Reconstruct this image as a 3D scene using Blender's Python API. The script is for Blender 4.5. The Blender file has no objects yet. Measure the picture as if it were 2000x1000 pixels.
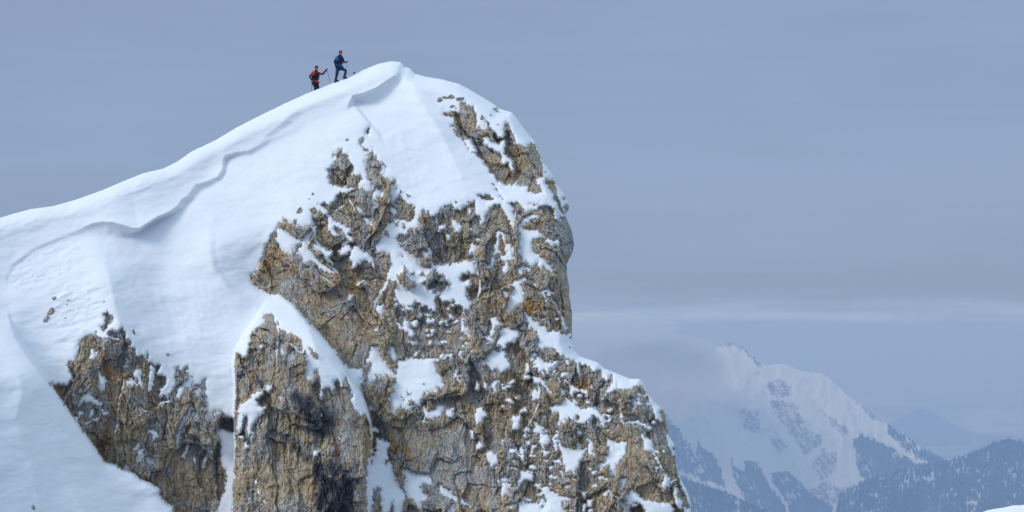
import bpy, bmesh, math, random
import numpy as np
from mathutils import Vector, Matrix

random.seed(3)
S = bpy.context.scene
COL = S.collection

# ================================================================= camera, sky, sun, exposure
FOC, PX, HOR = 4200.0, 2000.0, 640.0          # focal length in sheet units, sheet width, row of the true horizon
cam_d = bpy.data.cameras.new('camera'); cam = bpy.data.objects.new('camera', cam_d); COL.objects.link(cam)
cam_d.sensor_fit = 'HORIZONTAL'; cam_d.sensor_width = 36.0; cam_d.lens = 36.0 * FOC / PX
cam.rotation_euler = (math.pi / 2, 0, 0)
cam_d.shift_y = (HOR - 500.0) / PX
cam_d.clip_start = 1.0; cam_d.clip_end = 200000.0
S.camera = cam

SUN_DIR = Vector((-0.72, -0.42, 0.55)).normalized()                # towards the sun, behind thin cloud
world = bpy.data.worlds.new('World'); S.world = world; world.use_nodes = True
nt = world.node_tree; nt.nodes.clear()
def N(t, **kw):
    n = nt.nodes.new(t)
    for k, v in kw.items(): setattr(n, k, v)
    return n
def L(a, b): nt.links.new(a, b)
def MATH(op, a, b=None, clamp=False):
    n = N('ShaderNodeMath', operation=op, use_clamp=clamp)
    for i, v in enumerate((a, b)):
        if v is None: continue
        if isinstance(v, (int, float)): n.inputs[i].default_value = v
        else: L(v, n.inputs[i])
    return n.outputs[0]
sky = N('ShaderNodeTexSky', sky_type='NISHITA', sun_disc=False)
sky.sun_elevation = math.asin(SUN_DIR.z); sky.sun_rotation = math.atan2(SUN_DIR.x, SUN_DIR.y)
sky.altitude = 2000
bg1 = N('ShaderNodeBackground'); bg1.inputs[1].default_value = 0.07
L(sky.outputs[0], bg1.inputs[0])
tc = N('ShaderNodeTexCoord')
sep = N('ShaderNodeSeparateXYZ'); L(tc.outputs['Generated'], sep.inputs[0])
elev = sep.outputs[2]
# the closed cloud deck: radiance by elevation, brighter towards the zenith as an overcast sky is
ramp = N('ShaderNodeValToRGB'); cr = ramp.color_ramp; cr.interpolation = 'EASE'
L(MATH('MULTIPLY_ADD', elev, 0.5), ramp.inputs[0]); ramp.inputs[0].links[0].from_node.inputs[2].default_value = 0.5
SKY_STOPS = [(0.0, (.22, .29, 0.392)), (.47, (.24, .33, 0.470)), (.5, (.272, .372, 0.544)), (.512, (.265, .352, 0.529)), (.54, (.290, .382, 0.570)),
             (.575, (.285, .372, 0.554)), (.65, (.38, .50, 0.715)), (.80, (.58, .76, 0.980)), (1.0, (.71, .91, 1.137))]
while len(cr.elements) < len(SKY_STOPS): cr.elements.new(.5)
for e, (p, c) in zip(cr.elements, SKY_STOPS): e.position = p; e.color = (*c, 1)
# long flat streaks of cloud
mp = N('ShaderNodeMapping'); L(tc.outputs['Generated'], mp.inputs[0]); mp.inputs['Scale'].default_value = (4, 4, 150)
nz = N('ShaderNodeTexNoise'); L(mp.outputs[0], nz.inputs[0]); nz.inputs['Scale'].default_value = 1.0; nz.inputs['Detail'].default_value = 5
nz.inputs['Roughness'].default_value = .55
mp2 = N('ShaderNodeMapping'); L(tc.outputs['Generated'], mp2.inputs[0]); mp2.inputs['Scale'].default_value = (5, 5, 14)
nz2 = N('ShaderNodeTexNoise'); L(mp2.outputs[0], nz2.inputs[0]); nz2.inputs['Scale'].default_value = 1.0; nz2.inputs['Detail'].default_value = 4
st = MATH('ADD', MATH('MULTIPLY', MATH('SUBTRACT', nz.outputs[0], .5), .10), MATH('MULTIPLY', MATH('SUBTRACT', nz2.outputs[0], .5), .24))
# two thin bright layers low over the horizon
def band(c, w, a):
    d = MATH('DIVIDE', MATH('SUBTRACT', elev, c), w)
    return MATH('MULTIPLY', MATH('POWER', 2.718, MATH('MULTIPLY', MATH('MULTIPLY', d, d), -1.0)), a)
warp = MATH('MULTIPLY', MATH('SUBTRACT', nz2.outputs[0], .5), .006)
mp3 = N('ShaderNodeMapping'); L(tc.outputs['Generated'], mp3.inputs[0]); mp3.inputs['Scale'].default_value = (16, 16, 220)
nz3 = N('ShaderNodeTexNoise'); L(mp3.outputs[0], nz3.inputs[0]); nz3.inputs['Scale'].default_value = 1.0; nz3.inputs['Detail'].default_value = 4
lift = MATH('ADD', MATH('MULTIPLY', band(.0045, .0066, .85), MATH('MULTIPLY', nz3.outputs[0], nz3.outputs[0])), band(.0185, .0095, -.05))
lift = MATH('ADD', lift, MATH('MULTIPLY', band(.012, .016, .22), MATH('SUBTRACT', nz3.outputs[0], .5)))
gain = MATH('ADD', MATH('ADD', st, lift), 1.0)
mul = N('ShaderNodeVectorMath', operation='SCALE'); L(ramp.outputs[0], mul.inputs[0]); L(gain, mul.inputs['Scale'])
bg2 = N('ShaderNodeBackground'); L(mul.outputs[0], bg2.inputs[0]); bg2.inputs[1].default_value = 1.0
mix = N('ShaderNodeMixShader'); mix.inputs[0].default_value = 0.9
L(bg1.outputs[0], mix.inputs[1]); L(bg2.outputs[0], mix.inputs[2])
wo = N('ShaderNodeOutputWorld'); L(mix.outputs[0], wo.inputs['Surface'])
world.cycles.sampling_method = 'AUTOMATIC'

sun_d = bpy.data.lights.new('sun', 'SUN'); sun = bpy.data.objects.new('sun', sun_d); COL.objects.link(sun)
sun_d.energy = 1.62; sun_d.angle = math.radians(26); sun_d.color = (1.0, .975, .94)
sun.rotation_euler = SUN_DIR.to_track_quat('Z', 'Y').to_euler(); sun.location = (-40, 60, 80)

vs = S.view_settings; vs.view_transform = 'Standard'; vs.look = 'None'; vs.exposure = 0.0; vs.gamma = 1.0; vs.use_curve_mapping = False
S.render.engine = 'CYCLES'
cy = S.cycles; cy.use_denoising = True; cy.max_bounces = 6; cy.diffuse_bounces = 3; cy.glossy_bounces = 2; cy.transmission_bounces = 2
cy.volume_bounces = 1; cy.transparent_max_bounces = 4; cy.caustics_reflective = False; cy.caustics_refractive = False

# air: (density per metre, scattering colour, absorption colour); fog banks: sheet x, y, distance, half sizes in metres
HAZE = (.000122, (.362, .535, .895), (.50, .36, 0.0))
FOG = (.0014, (.80, .88, .98), (1, 1, 1))
FOGS = [(1275, 745, 11300, 400, 500, 190), (1330, 700, 11650, 250, 400, 120), (1310, 775, 11000, 230, 300, 140), (1225, 690, 11500, 420, 400, 130), (1372, 720, 11500, 170, 260, 120), (1180, 640, 11500, 420, 400, 90)]
# ---------------------------------------------------------------- the face, drawn in its own sheet units (35 units = 1 m)
def T(x0, y0, s, txt):
    """polygons drawn on an enlarged tile of the sheet: 'x,y x,y ...; x,y ...' -> list of point lists"""
    out = []
    for part in txt.split(';'):
        p = [tuple(float(c) for c in q.split(',')) for q in part.split()]
        if p:
            out.append([(x0 + a / s, y0 + b / s) for a, b in p])
    return out

OUTLINE = T(0, 0, 1, """-220,490 -90,450 -40,437 0,425 30,416 60,408 105,402 150,389 200,371 240,354 280,338 318,329 345,316 375,295 420,274 460,250
500,229 560,200 600,182 640,166 680,150 710,136 740,124 765,119 783,121 790,130 800,133 812,144 830,149 865,155 898,164 920,176 945,191
965,203 975,212 1000,219 1010,231 1020,246 1035,265 1046,277 1053,298 1060,315 1076,335 1084,348 1090,363 1104,381 1111,400 1112,408
1104,420 1107,426 1117,450 1122,475 1119,492 1108,515 1107,530 1112,560 1113,580 1118,615 1118,650 1116,668 1122,684 1132,695 1145,700
1170,708 1182,720 1205,729 1230,739 1250,740 1258,750 1265,768 1280,787 1293,797 1300,810 1303,835 1308,852 1318,868 1320,900 1323,920
1335,945 1345,965 1350,985 1353,1000 1366,1090 1380,1300 -220,1300""")[0]

MAIN_ROCK = T(0, 0, 1, """489,538 500,532 505,522 510,510 515,497 517,482 530,460 540,448 543,437 550,432 557,426 563,432 572,435 585,440 592,445 600,442
612,437 610,425 607,410 617,405 622,412 637,415 632,405 622,399 635,396 642,401 655,391 657,379 672,376 685,375 684,369 665,367 645,361 641,350
643,335 650,322 655,312 665,303 679,299 685,317 692,327 688,340 695,344 704,341 708,350 720,350 712,317 718,305 725,297 729,289 732,300 737,310
746,325 745,335 738,342 750,340 757,350 775,350 772,358 765,362 762,380 767,392 780,382 790,385 793,397 812,402 810,412 809,427 797,435 815,432
823,415 827,410 836,417 847,422 857,415 870,402 885,399 890,410 902,410 904,406 914,400 918,396 928,392 929,404 928,414 930,424 938,422 941,428
936,438 944,438 949,420 956,408 966,400 978,399 980,406 988,418 994,428 1000,440 1005,448 1006,428 1000,416 1002,408 994,396 1012,396 1022,408
1028,414 1032,412 1046,409 1060,400 1078,404 1083,412 1085,428 1092,422 1099,421 1110,418 1140,475 1130,650 1135,690 1200,725 1262,745 1330,800 1380,1000
1390,1095 715,1095 715,1000 722,960 725,900 728,850 722,800 712,770 700,735 680,720 650,690 610,640 560,600 530,575 510,567 495,556""") 
UPPER_ROCK = T(0, 0, 1, """900,201 908,199 915,206 925,208 931,225 932,248 936,246 948,252 949,233 958,244 960,254 969,258 972,270 978,266 984,268 985,240
990,231 995,244 1000,256 1004,266 1006,278 1012,282 1020,286 1026,286 1036,277 1045,282 1048,290 1052,298 1056,302 1060,330 1061,347 1048,352
1056,366 1061,375 1048,379 1032,375 1028,362 1018,366 1010,360 1008,364 986,363 972,353 964,344 948,324 930,302 920,297 904,276 888,259 893,252
880,247 888,240 886,230 868,223 867,214 874,220 886,218 900,220;
1064,347 1072,348 1082,348 1086,358 1087,368 1089,381 1094,390 1096,400 1100,412 1101,420 1095,415 1088,402 1080,388 1078,376 1072,367 1066,358;
1097,388 1104,384 1108,392 1103,396; 1098,402 1106,398 1116,403 1108,420 1101,413""")
UPPER_ROCK += T(800, 300, 5, """650,395 680,400 740,410 760,400 800,410 825,450 790,468 740,465 690,440; 800,290 830,300 850,340 890,400 915,450 890,430 850,360;
1165,480 1190,478 1210,500 1280,480 1260,500 1200,515""")
MID_BITS = T(400, 100, 4, """1000,840 1000,810 1030,770 1075,755 1070,790 1030,830; 950,930 985,910 990,940 960,960;
1280,585 1298,600 1290,660 1270,680 1250,655 1255,630; 1240,660 1250,690 1225,720 1255,770 1285,770 1285,795 1250,780 1215,740 1200,700;
1375,860 1400,880 1430,900 1435,950 1410,930""")
LEFT_ROCK = T(0, 600, 4, """385,590 430,600 520,605 560,560 540,480 525,450 540,425 590,420 610,340 620,280 660,240 710,205 730,220 755,195 770,240 800,255
830,240 850,180 920,185 955,155 980,190 990,240 1020,260 1030,310 1060,330 1070,380 1110,370 1130,390 1145,420 1150,345 1160,380 1155,430 1200,430
1215,460 1240,460 1255,430 1250,480 1230,520 1280,525 1310,560 1350,525 1370,590 1365,480 1400,460 1415,500 1440,470 1470,465 1450,520 1440,560
1480,500 1505,540 1505,610 1560,610 1580,580 1605,560 1610,700 1615,800 1605,890 1665,855 1690,900 1685,990 1725,1050 1730,1200 1775,1290 1760,1450
1700,1560 1640,1700 1600,1950 1200,1950 200,1000 330,560;
795,50 840,35 860,55 880,60 890,110 860,140 835,180 800,190 770,150 815,130 820,80""")
CAVE = T(400, 750, 4, "60,220 130,215 150,260 240,270 245,330 230,385 130,355 90,365")
PINNACLE = T(400, 550, 4, """200,1950 235,1300 225,1100 235,950 240,800 225,640 240,560 250,520 280,470 340,375 400,285 455,195 480,160 510,120 540,100 580,105 640,140
700,190 760,260 830,340 900,410 960,480 1020,550 1060,620 1110,690 1130,740 1180,810 1220,870 1250,940 1270,1010 1290,1080 1300,1170 1310,1250 1300,1360
1280,1440 1270,1600 1265,1950""")[0]
PIN_ROCK = T(400, 550, 4, """240,560 262,540 280,560 300,600 320,590 330,540 345,520 350,440 380,380 440,340 460,320 455,280 480,248 545,250 550,300 560,320
575,310 570,360 600,380 640,390 690,420 720,425 760,450 770,510 790,560 800,640 790,700 795,770 850,780 850,700 880,700 900,770 905,860 940,830 980,830
1005,870 1005,790 1040,760 1060,790 1070,830 1090,760 1105,720 1120,790 1150,850 1160,900 1180,1000 1220,1030 1260,1040 1290,1085 1300,1170 1320,1250
1310,1360 1290,1440 1280,1600 1275,1950 180,1950 225,1300 215,1100 225,950 230,800 215,640;
805,510 850,520 870,560 890,570 880,610 850,590 820,560""")
FORE = T(0, 0, 1, """-95,560 8,560 18,620 33,662 58,698 95,748 150,826 180,868 205,905 225,909 240,918 262,926 275,937 290,943 302,950 313,957 310,965 318,977
330,987 339,990 348,1095 -95,1095""")[0]

# snow lying on the rock: ledges, couloirs, drips
PATCHES = T(800, 100, 5, """700,840 755,830 810,880 870,920 920,860 935,910 920,1000 960,1030 1000,1075 1020,1180 990,1150 970,1080 920,1110 890,1080 910,1030 860,970 780,940 730,890;
540,865 590,860 630,925 650,990 610,990 560,920""")
PATCHES += T(400, 350, 4, """565,400 600,390 640,410 700,455 750,480 760,500 710,520 680,560 660,600 620,560 580,520 560,450;
770,470 800,430 850,380 870,375 840,430 815,470 800,520 830,560 870,610 910,660 960,690 1000,710 1035,735 1000,740 950,720 900,700 880,660 830,640 790,650 750,600 710,580 740,540 760,500;
960,290 975,280 990,310 1030,340 1080,360 1130,390 1150,420 1110,430 1150,460 1160,490 1120,470 1100,430 1060,380 1010,360 1000,390 1050,440 1030,450 990,420 965,380 970,340;
900,200 950,240 960,290 930,270 890,240; 1180,190 1210,220 1225,265 1190,250 1170,210; 1235,290 1290,310 1300,350 1260,340; 1140,140 1165,150 1160,190 1140,170;
840,490 880,510 940,550 1000,570 985,600 960,620 1000,660 1030,670 960,650 930,620 910,570 870,570 850,540;
1090,520 1130,510 1140,550 1100,600 1060,585 1055,565;
1180,520 1220,560 1290,590 1320,640 1325,690 1300,660 1260,630 1220,650 1190,670 1160,700 1150,650 1135,610 1145,560;
1200,20 1260,-10 1300,20 1310,80 1295,110 1250,80 1200,70; 1340,70 1390,100 1370,130 1330,150 1315,120; 1320,140 1335,190 1325,210 1310,180;
1345,250 1360,290 1350,315 1330,290; 1465,210 1480,240 1500,270 1470,285 1445,240;
1460,50 1530,30 1560,110 1640,140 1650,200 1570,185 1540,130 1480,130 1455,90;
1640,300 1690,340 1640,380 1590,400 1580,440 1530,425 1475,465 1520,500 1530,540 1600,570 1660,620 1680,680 1720,690 1800,680 1900,670 2000,655 2048,640
2100,650 2120,740 2070,730 2015,735 1985,775 2020,815 2070,785 2080,830 2035,855 2040,920 2072,975 2064,1048 2030,1015 2020,990 1985,985 1945,985 1968,950
1920,945 1865,960 1840,920 1855,880 1810,920 1790,945 1815,1035 1760,1010 1700,975 1650,952 1625,985 1600,990 1560,1000 1530,970 1490,900 1500,800 1470,780 1430,790
1440,830 1370,910 1340,960 1330,1010 1310,1010 1340,930 1400,850 1420,790 1440,700 1460,620 1440,580 1340,580 1330,520 1370,480 1380,440 1400,390 1440,350 1490,320 1540,315 1590,340""")
PATCHES += T(400, 550, 4, """1310,500 1340,510 1390,600 1430,660 1480,720 1500,760 1450,740 1420,720 1380,740 1330,740 1290,770 1265,800 1265,730 1300,660 1310,640 1250,650 1280,580;
1110,690 1150,685 1240,700 1240,740 1190,780 1180,810 1130,740; 1450,510 1470,510 1500,590 1480,640 1460,600 1435,550;
1510,620 1560,605 1650,600 1700,610 1810,605 1790,640 1810,690 1850,760 1880,830 1830,820 1790,860 1740,860 1700,900 1680,970 1640,960 1600,1010 1570,1000 1530,960 1490,1030 1460,1000 1440,900 1480,800 1500,750 1500,690;
1710,970 1740,1010 1800,1000 1840,960 1870,980 1850,1050 1760,1060 1730,1080 1720,1040; 1350,180 1400,190 1400,230 1380,270 1340,240;
1560,300 1590,310 1600,360 1640,410 1620,430 1570,390 1555,350; 1612,310 1650,312 1648,345 1615,342; 1470,300 1520,330 1550,380 1520,370; 1740,285 1790,300 1785,330 1745,325;
1590,465 1660,490 1630,500; 1730,420 1790,400 1785,420; 1325,365 1360,360 1355,390; 1195,20 1220,20 1215,40; 1120,110 1155,105 1150,135 1125,150;
1825,310 1890,305 1880,325""")
PATCHES += T(400, 750, 4, """1270,800 1300,640 1340,500 1340,420 1400,450 1460,460 1430,500 1430,560 1460,640 1500,760 1560,860 1540,1010 1500,1200 1470,890 1450,960 1390,1100 1370,800 1310,830 1290,1300 1255,1300;
1545,680 1580,670 1650,700 1740,710 1775,770 1760,790 1700,770 1680,800 1720,870 1745,880 1720,900 1690,890 1700,960 1670,980 1640,920 1590,880 1560,800 1580,760;
1830,780 1900,830 1960,880 2000,940 1950,910 1890,880 1840,860; 1920,960 1950,940 1940,1050 1900,1050; 1280,180 1310,175 1332,195 1320,205 1295,200;
1295,350 1330,345 1365,375 1310,370 1300,410; 1890,200 1950,190 1920,260 1890,250""")
PATCHES += T(800, 300, 5, """900,480 930,500 970,570 1010,620 1050,640 1055,670 1010,660 1030,740 990,680 960,600 920,560 895,520;
850,770 880,755 920,780 940,840 940,880 1000,900 1010,960 1020,1040 960,1060 950,950 920,960 935,880 905,790 875,790 880,850 865,930 900,980 860,970 840,1000 810,1000 830,900 850,860;
1110,640 1150,605 1230,610 1275,610 1210,640 1110,680 1100,720 1130,745 1200,745 1270,775 1330,840 1400,855 1460,850 1465,900 1420,880 1405,920 1370,890 1320,830 1270,810 1200,850 1190,880 1200,950 1250,1000 1262,1040 1220,1090 1180,1095 1150,1060 1110,1040 1080,1000 1080,800 1065,700;
1250,1000 1330,1040 1360,1090 1400,1150 1430,1185 1390,1170 1350,1130 1310,1090 1280,1140 1265,1100;
1030,570 1080,580 1085,620 1060,640 1045,600; 420,640 470,670 510,720 490,770 450,760 420,690; 590,730 620,740 620,760 590,755; 630,810 690,830 650,845;
600,910 640,870 670,880 660,950 610,970 560,1000 585,960; 100,950 150,940 200,960 190,1000 120,990; 360,800 400,810 390,850; 280,730 350,690 340,730 280,760; 570,540 595,550 600,600 580,600""")
PATCHES += T(800, 500, 5, """810,0 830,20 805,110 790,80; 890,0 1010,0 960,60 970,130 950,180 910,140 940,80; 1060,180 1055,120 1100,85 1150,110 1110,140 1070,190; 1150,130 1180,135 1185,160 1155,160;
1020,260 1060,230 1110,200 1135,220 1090,280 1110,350 1120,440 1080,470 1050,460 1010,490 990,540 930,560 960,480 990,380 1030,320;
920,340 970,345 950,380 920,385; 700,280 740,275 755,310 700,350 680,400 690,330; 750,215 760,220 758,260 750,255; 500,605 525,640 570,730 580,780 560,770 505,730;
800,620 850,620 890,650 870,680 830,690 820,780 760,810 710,890 720,820 780,780 810,690; 905,705 960,700 1060,740 1070,780 1020,840 970,850 930,900 900,880 845,870 880,780;
760,960 840,945 930,935 920,980 890,1020 850,1000 760,1010;
1130,550 1150,560 1180,610 1230,640 1270,690 1330,690 1340,730 1380,750 1400,730 1450,750 1530,780 1580,835 1650,850 1800,1000 1850,1050 1700,1060 1560,1000 1460,950 1400,900 1340,900 1290,920 1250,880 1270,800 1230,720 1190,700 1160,720 1150,640;
1280,340 1330,390 1360,430 1320,410; 1475,610 1500,640 1510,690 1490,680; 1400,365 1420,360 1420,385; 1200,285 1240,285 1235,300; 655,630 668,632 664,680; 662,720 676,715 675,765;
170,630 200,610 230,640 200,670; 280,650 340,630 370,650 290,665; 40,660 80,655 60,700 40,690; 150,710 180,712 178,740 150,738; 210,715 250,718 250,750 212,745; 370,740 405,730 395,755;
170,780 240,760 200,785; 0,720 40,770 10,780; 490,800 515,790 515,815; 545,845 575,845 570,870 545,870; 310,840 370,840 360,860 315,855; 180,840 215,845 210,868 185,862; -20,835 70,860 40,865""")
PATCHES += T(800, 650, 4, """250,210 290,175 340,175 330,210 300,192 270,205; 390,180 430,210 410,215; 440,250 460,250 458,275 442,272; 530,230 552,235 545,280 530,270;
600,180 640,155 740,150 760,200 790,260 760,290 720,310 680,280 640,310 630,270 590,240; 980,220 1000,190 1040,230 1100,240 1160,215 1150,250 1110,275 1080,320 1060,290 1020,310 990,270;
940,200 970,170 970,220 950,230; 910,270 930,250 945,290 910,320; 1165,350 1190,310 1230,310 1235,335 1180,345 1155,375; 1180,440 1230,460 1200,490 1175,510;
1250,420 1280,420 1320,450 1380,450 1395,500 1340,460 1290,455 1265,500 1250,480;
1160,160 1220,160 1300,200 1310,300 1330,350 1315,240 1350,230 1400,250 1450,300 1490,265 1510,340 1540,370 1580,310 1590,380 1560,440 1510,520 1495,515 1540,470 1600,455 1620,450 1622,370 1640,440 1700,450 1715,430 1750,410 1830,410 1860,470 1880,550 1910,600 1920,670 1960,700 1970,680 1940,620 1970,590 2005,590 2060,540 1900,300 1600,220 1300,60 1180,60;
1160,570 1200,530 1250,525 1290,560 1330,600 1400,590 1440,580 1490,630 1520,700 1525,760 1500,700 1450,640 1400,680 1350,720 1330,650 1300,640 1270,700 1240,650 1200,700 1170,720;
1100,590 1160,560 1165,600 1110,630; 945,490 990,440 1025,460 1010,520 970,520; 970,340 1040,360 1060,400 1110,480 1080,460 1040,400 980,390; 590,390 610,380 600,440 585,430;
640,400 690,375 680,430 650,450; 728,420 755,425 752,448 730,445; 525,370 540,400 535,450 515,440; 352,300 370,300 368,345 352,340; 370,365 395,365 390,388;
520,590 570,590 605,650 560,680 545,710 510,720 500,820 480,820 485,770 515,710; 290,600 350,590 330,650 295,660; 810,660 870,655 850,740 805,755; 905,745 940,750 930,775;
970,690 1010,720 1055,740 1040,780 1090,820 1090,850 1030,890 1020,840 1025,780 990,800 975,760; 890,850 950,850 930,880; 530,880 560,855 580,890 535,910;
1660,690 1700,692 1790,692 1850,715 1885,750 1840,745 1790,715 1690,712; 1560,680 1590,655 1550,710; 1545,820 1600,860 1700,860 1690,930 1660,990 1620,1030 1610,1120 1570,1120 1565,1040 1520,1040 1480,1080 1470,1030 1530,1010 1560,900;
1815,790 1850,830 1890,840 1900,900 1930,960 1960,1030 1980,1080 1940,1020 1900,930 1870,930 1830,920 1830,860; 1165,865 1220,890 1270,910 1310,880 1340,910 1380,910 1350,970 1320,1040 1290,1100 1260,1080 1230,1090 1180,920;
1410,840 1430,850 1430,960 1410,950 1390,930; 1120,810 1150,850 1160,940 1130,900; 1040,920 1100,940 1060,950; 600,940 640,930 690,970 690,1020 650,1050 610,1000; 870,900 910,890 890,1000 870,990; 960,880 990,890 950,950;
780,895 810,900 805,925 785,925; 760,940 790,950 770,975; 1765,505 1795,515 1790,535 1770,530; 1725,510 1745,512 1740,525; 1210,362 1240,375 1245,395 1215,385""")
PATCHES += T(900, 800, 4, """460,510 480,480 530,490 570,510 560,550 500,545 450,590 445,560; 320,580 380,575 370,640 320,690 310,660; 350,510 370,530 360,580 345,540; 395,480 418,485 412,510 396,502;
352,425 372,430 366,465 352,455; 395,400 430,395 420,418; 392,312 428,315 425,340 395,335; 365,350 388,350 380,385 362,380; 495,250 550,250 545,282 505,275; 130,300 150,255 185,290;
460,700 500,730 570,735 620,745 640,780 680,720 640,640 640,610 680,600 720,640 760,670 860,685 840,710 790,720 800,780 830,900 780,1000 500,1000 440,850; 590,600 625,580 600,625;
620,700 660,705 640,740 620,730; 720,395 780,400 785,430 730,415; 688,450 728,452 720,475 692,470; 705,520 750,520 740,545; 870,535 905,540 890,565; 640,330 690,345 655,352; 650,385 680,395 665,415;
805,600 830,585 870,605 850,612 825,605; 945,640 985,650 970,690 950,690; 990,710 1030,705 1020,760 990,755; 955,740 975,745 970,800 955,800; 1115,660 1155,670 1140,688; 1190,690 1200,665 1240,675 1210,700;
1245,540 1300,545 1280,590 1260,640 1245,590; 1290,700 1310,640 1340,620 1380,670 1430,710 1500,720 1580,740 1640,740 1660,790 1640,850 1480,850 1420,750 1370,720 1340,740 1300,750; 1250,710 1300,760 1310,900 1280,900 1265,780;
1590,510 1640,550 1630,590 1590,640 1575,580; 1690,480 1720,530 1750,600 1780,640 1790,660 1740,640 1720,560; 1660,600 1690,640 1700,700 1740,720 1720,780 1680,740; 1760,640 1800,690 1815,760 1790,760 1770,700; 1740,770 1790,790 1800,850 1760,850;
1610,195 1640,220 1685,265 1650,300 1690,350 1650,360 1620,270; 1520,440 1545,460 1530,490; 1090,520 1140,530 1130,555; 775,480 800,495 795,515; 0,710 70,750 0,740; 1000,455 1025,460 1015,480""")
# snow on the left outcrop
PATCHES += T(0, 600, 4, """715,315 735,350 745,390 765,350 760,380 730,410 705,390; 770,490 790,530 830,580 810,640 790,660 770,620; 980,570 1030,570 1070,590 1050,610 990,610;
1080,480 1110,510 1100,550 1115,600 1115,660 1095,620 1080,570 1050,540 1060,510; 1180,450 1205,480 1200,560 1190,610 1170,650 1155,650 1160,560 1170,500;
1310,560 1350,520 1372,600 1350,640 1310,705 1290,680 1250,690 1255,650 1290,620; 1395,640 1430,600 1460,560 1480,500 1500,530 1500,600 1490,640 1440,620 1420,690 1410,725 1390,700;
1510,650 1575,640 1555,700 1540,720; 650,680 700,670 740,710 795,750 770,775 710,740 660,740 610,770 630,700; 625,545 650,535 680,575 650,555; 620,660 640,620 628,690; 605,830 650,810 630,850;
690,850 715,800 730,830 705,860; 730,880 780,870 760,892; 800,810 845,830 810,838; 665,920 710,890 680,922; 580,860 630,855 600,890; 920,555 945,575 930,570; 1500,820 1530,820 1520,860""")
PATCHES += T(0, 750, 4, """1500,180 1490,230 1440,310 1410,390 1390,490 1375,500 1385,400 1415,310 1460,230; 1160,360 1220,365 1245,415 1210,418; 1030,520 1090,460 1088,490 1050,522;
1080,530 1110,500 1125,540 1105,595 1070,650 1065,590; 1125,585 1160,580 1210,605 1180,640; 970,620 1000,640 1040,700 980,680; 1420,570 1470,480 1440,575; 1455,340 1475,345 1460,375;
1508,580 1528,585 1520,625; 1630,520 1660,518 1650,540; 1575,660 1610,570 1590,650""")
PIN_PATCHES = T(400, 550, 4, """590,460 610,490 620,580 600,590 585,550; 720,480 700,540 690,600 670,630 640,590 680,560; 425,500 455,505 440,525; 470,840 500,815 525,830 510,860 480,850;
390,880 440,850 460,870 400,930 420,970 470,990 460,1030 420,1040 400,1080 370,1130 360,1170 380,1190 340,1200 330,1150 340,1050 310,1050 290,1140 260,1190 250,1150 270,1000 290,960 340,930;
570,890 600,910 590,935; 270,1210 310,1225 295,1240; 315,1255 350,1290 320,1300; 850,1375 870,1330 900,1315 880,1350; 1040,1210 1060,1215 1055,1240; 390,1570 430,1560 410,1580; 455,1700 490,1730 470,1740;
905,800 920,800 915,900 905,930; 1160,780 1200,840 1230,900 1260,1000 1290,1085 1250,1030 1220,1050 1190,1000 1150,950; 415,1625 440,1680 425,1665""")
# rock standing clear inside the snow patches (back on top of them)
ISLANDS = T(400, 350, 4, """1500,740 1540,730 1560,670 1575,700 1570,760 1640,790 1650,830 1600,870 1550,850 1510,800; 1470,780 1490,800 1470,900 1480,1000 1430,1000 1420,960 1450,880;
1740,740 1790,705 1830,730 1890,770 1920,830 1880,870 1800,895 1740,870 1715,800; 1610,725 1640,725 1635,750 1612,748; 1672,725 1705,722 1705,750 1675,750; 1675,790 1720,785 1715,825 1680,820; 1530,595 1545,590 1545,612;
1480,340 1510,335 1505,370 1480,365; 1545,340 1562,345 1560,390 1545,385; 1400,400 1440,410 1435,450 1410,440; 1480,60 1500,58 1498,80; 1515,80 1545,90 1530,110 1510,100; 1580,120 1605,125 1595,150""")
ISLANDS += T(800, 500, 5, "455,500 470,480 520,490 520,560 480,560; 815,680 850,660 895,690 890,740 850,770 820,730; 1050,600 1060,590 1070,610")
ISLANDS += T(400, 750, 4, """1310,520 1345,500 1350,530 1320,540; 1410,590 1440,580 1445,620 1415,630; 1575,60 1600,50 1600,90 1580,95; 1535,100 1555,95 1550,130; 1700,100 1740,90 1735,125 1705,130;
1580,130 1630,120 1640,160 1600,170; 1430,40 1470,20 1480,60 1450,90 1430,80""")
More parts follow.
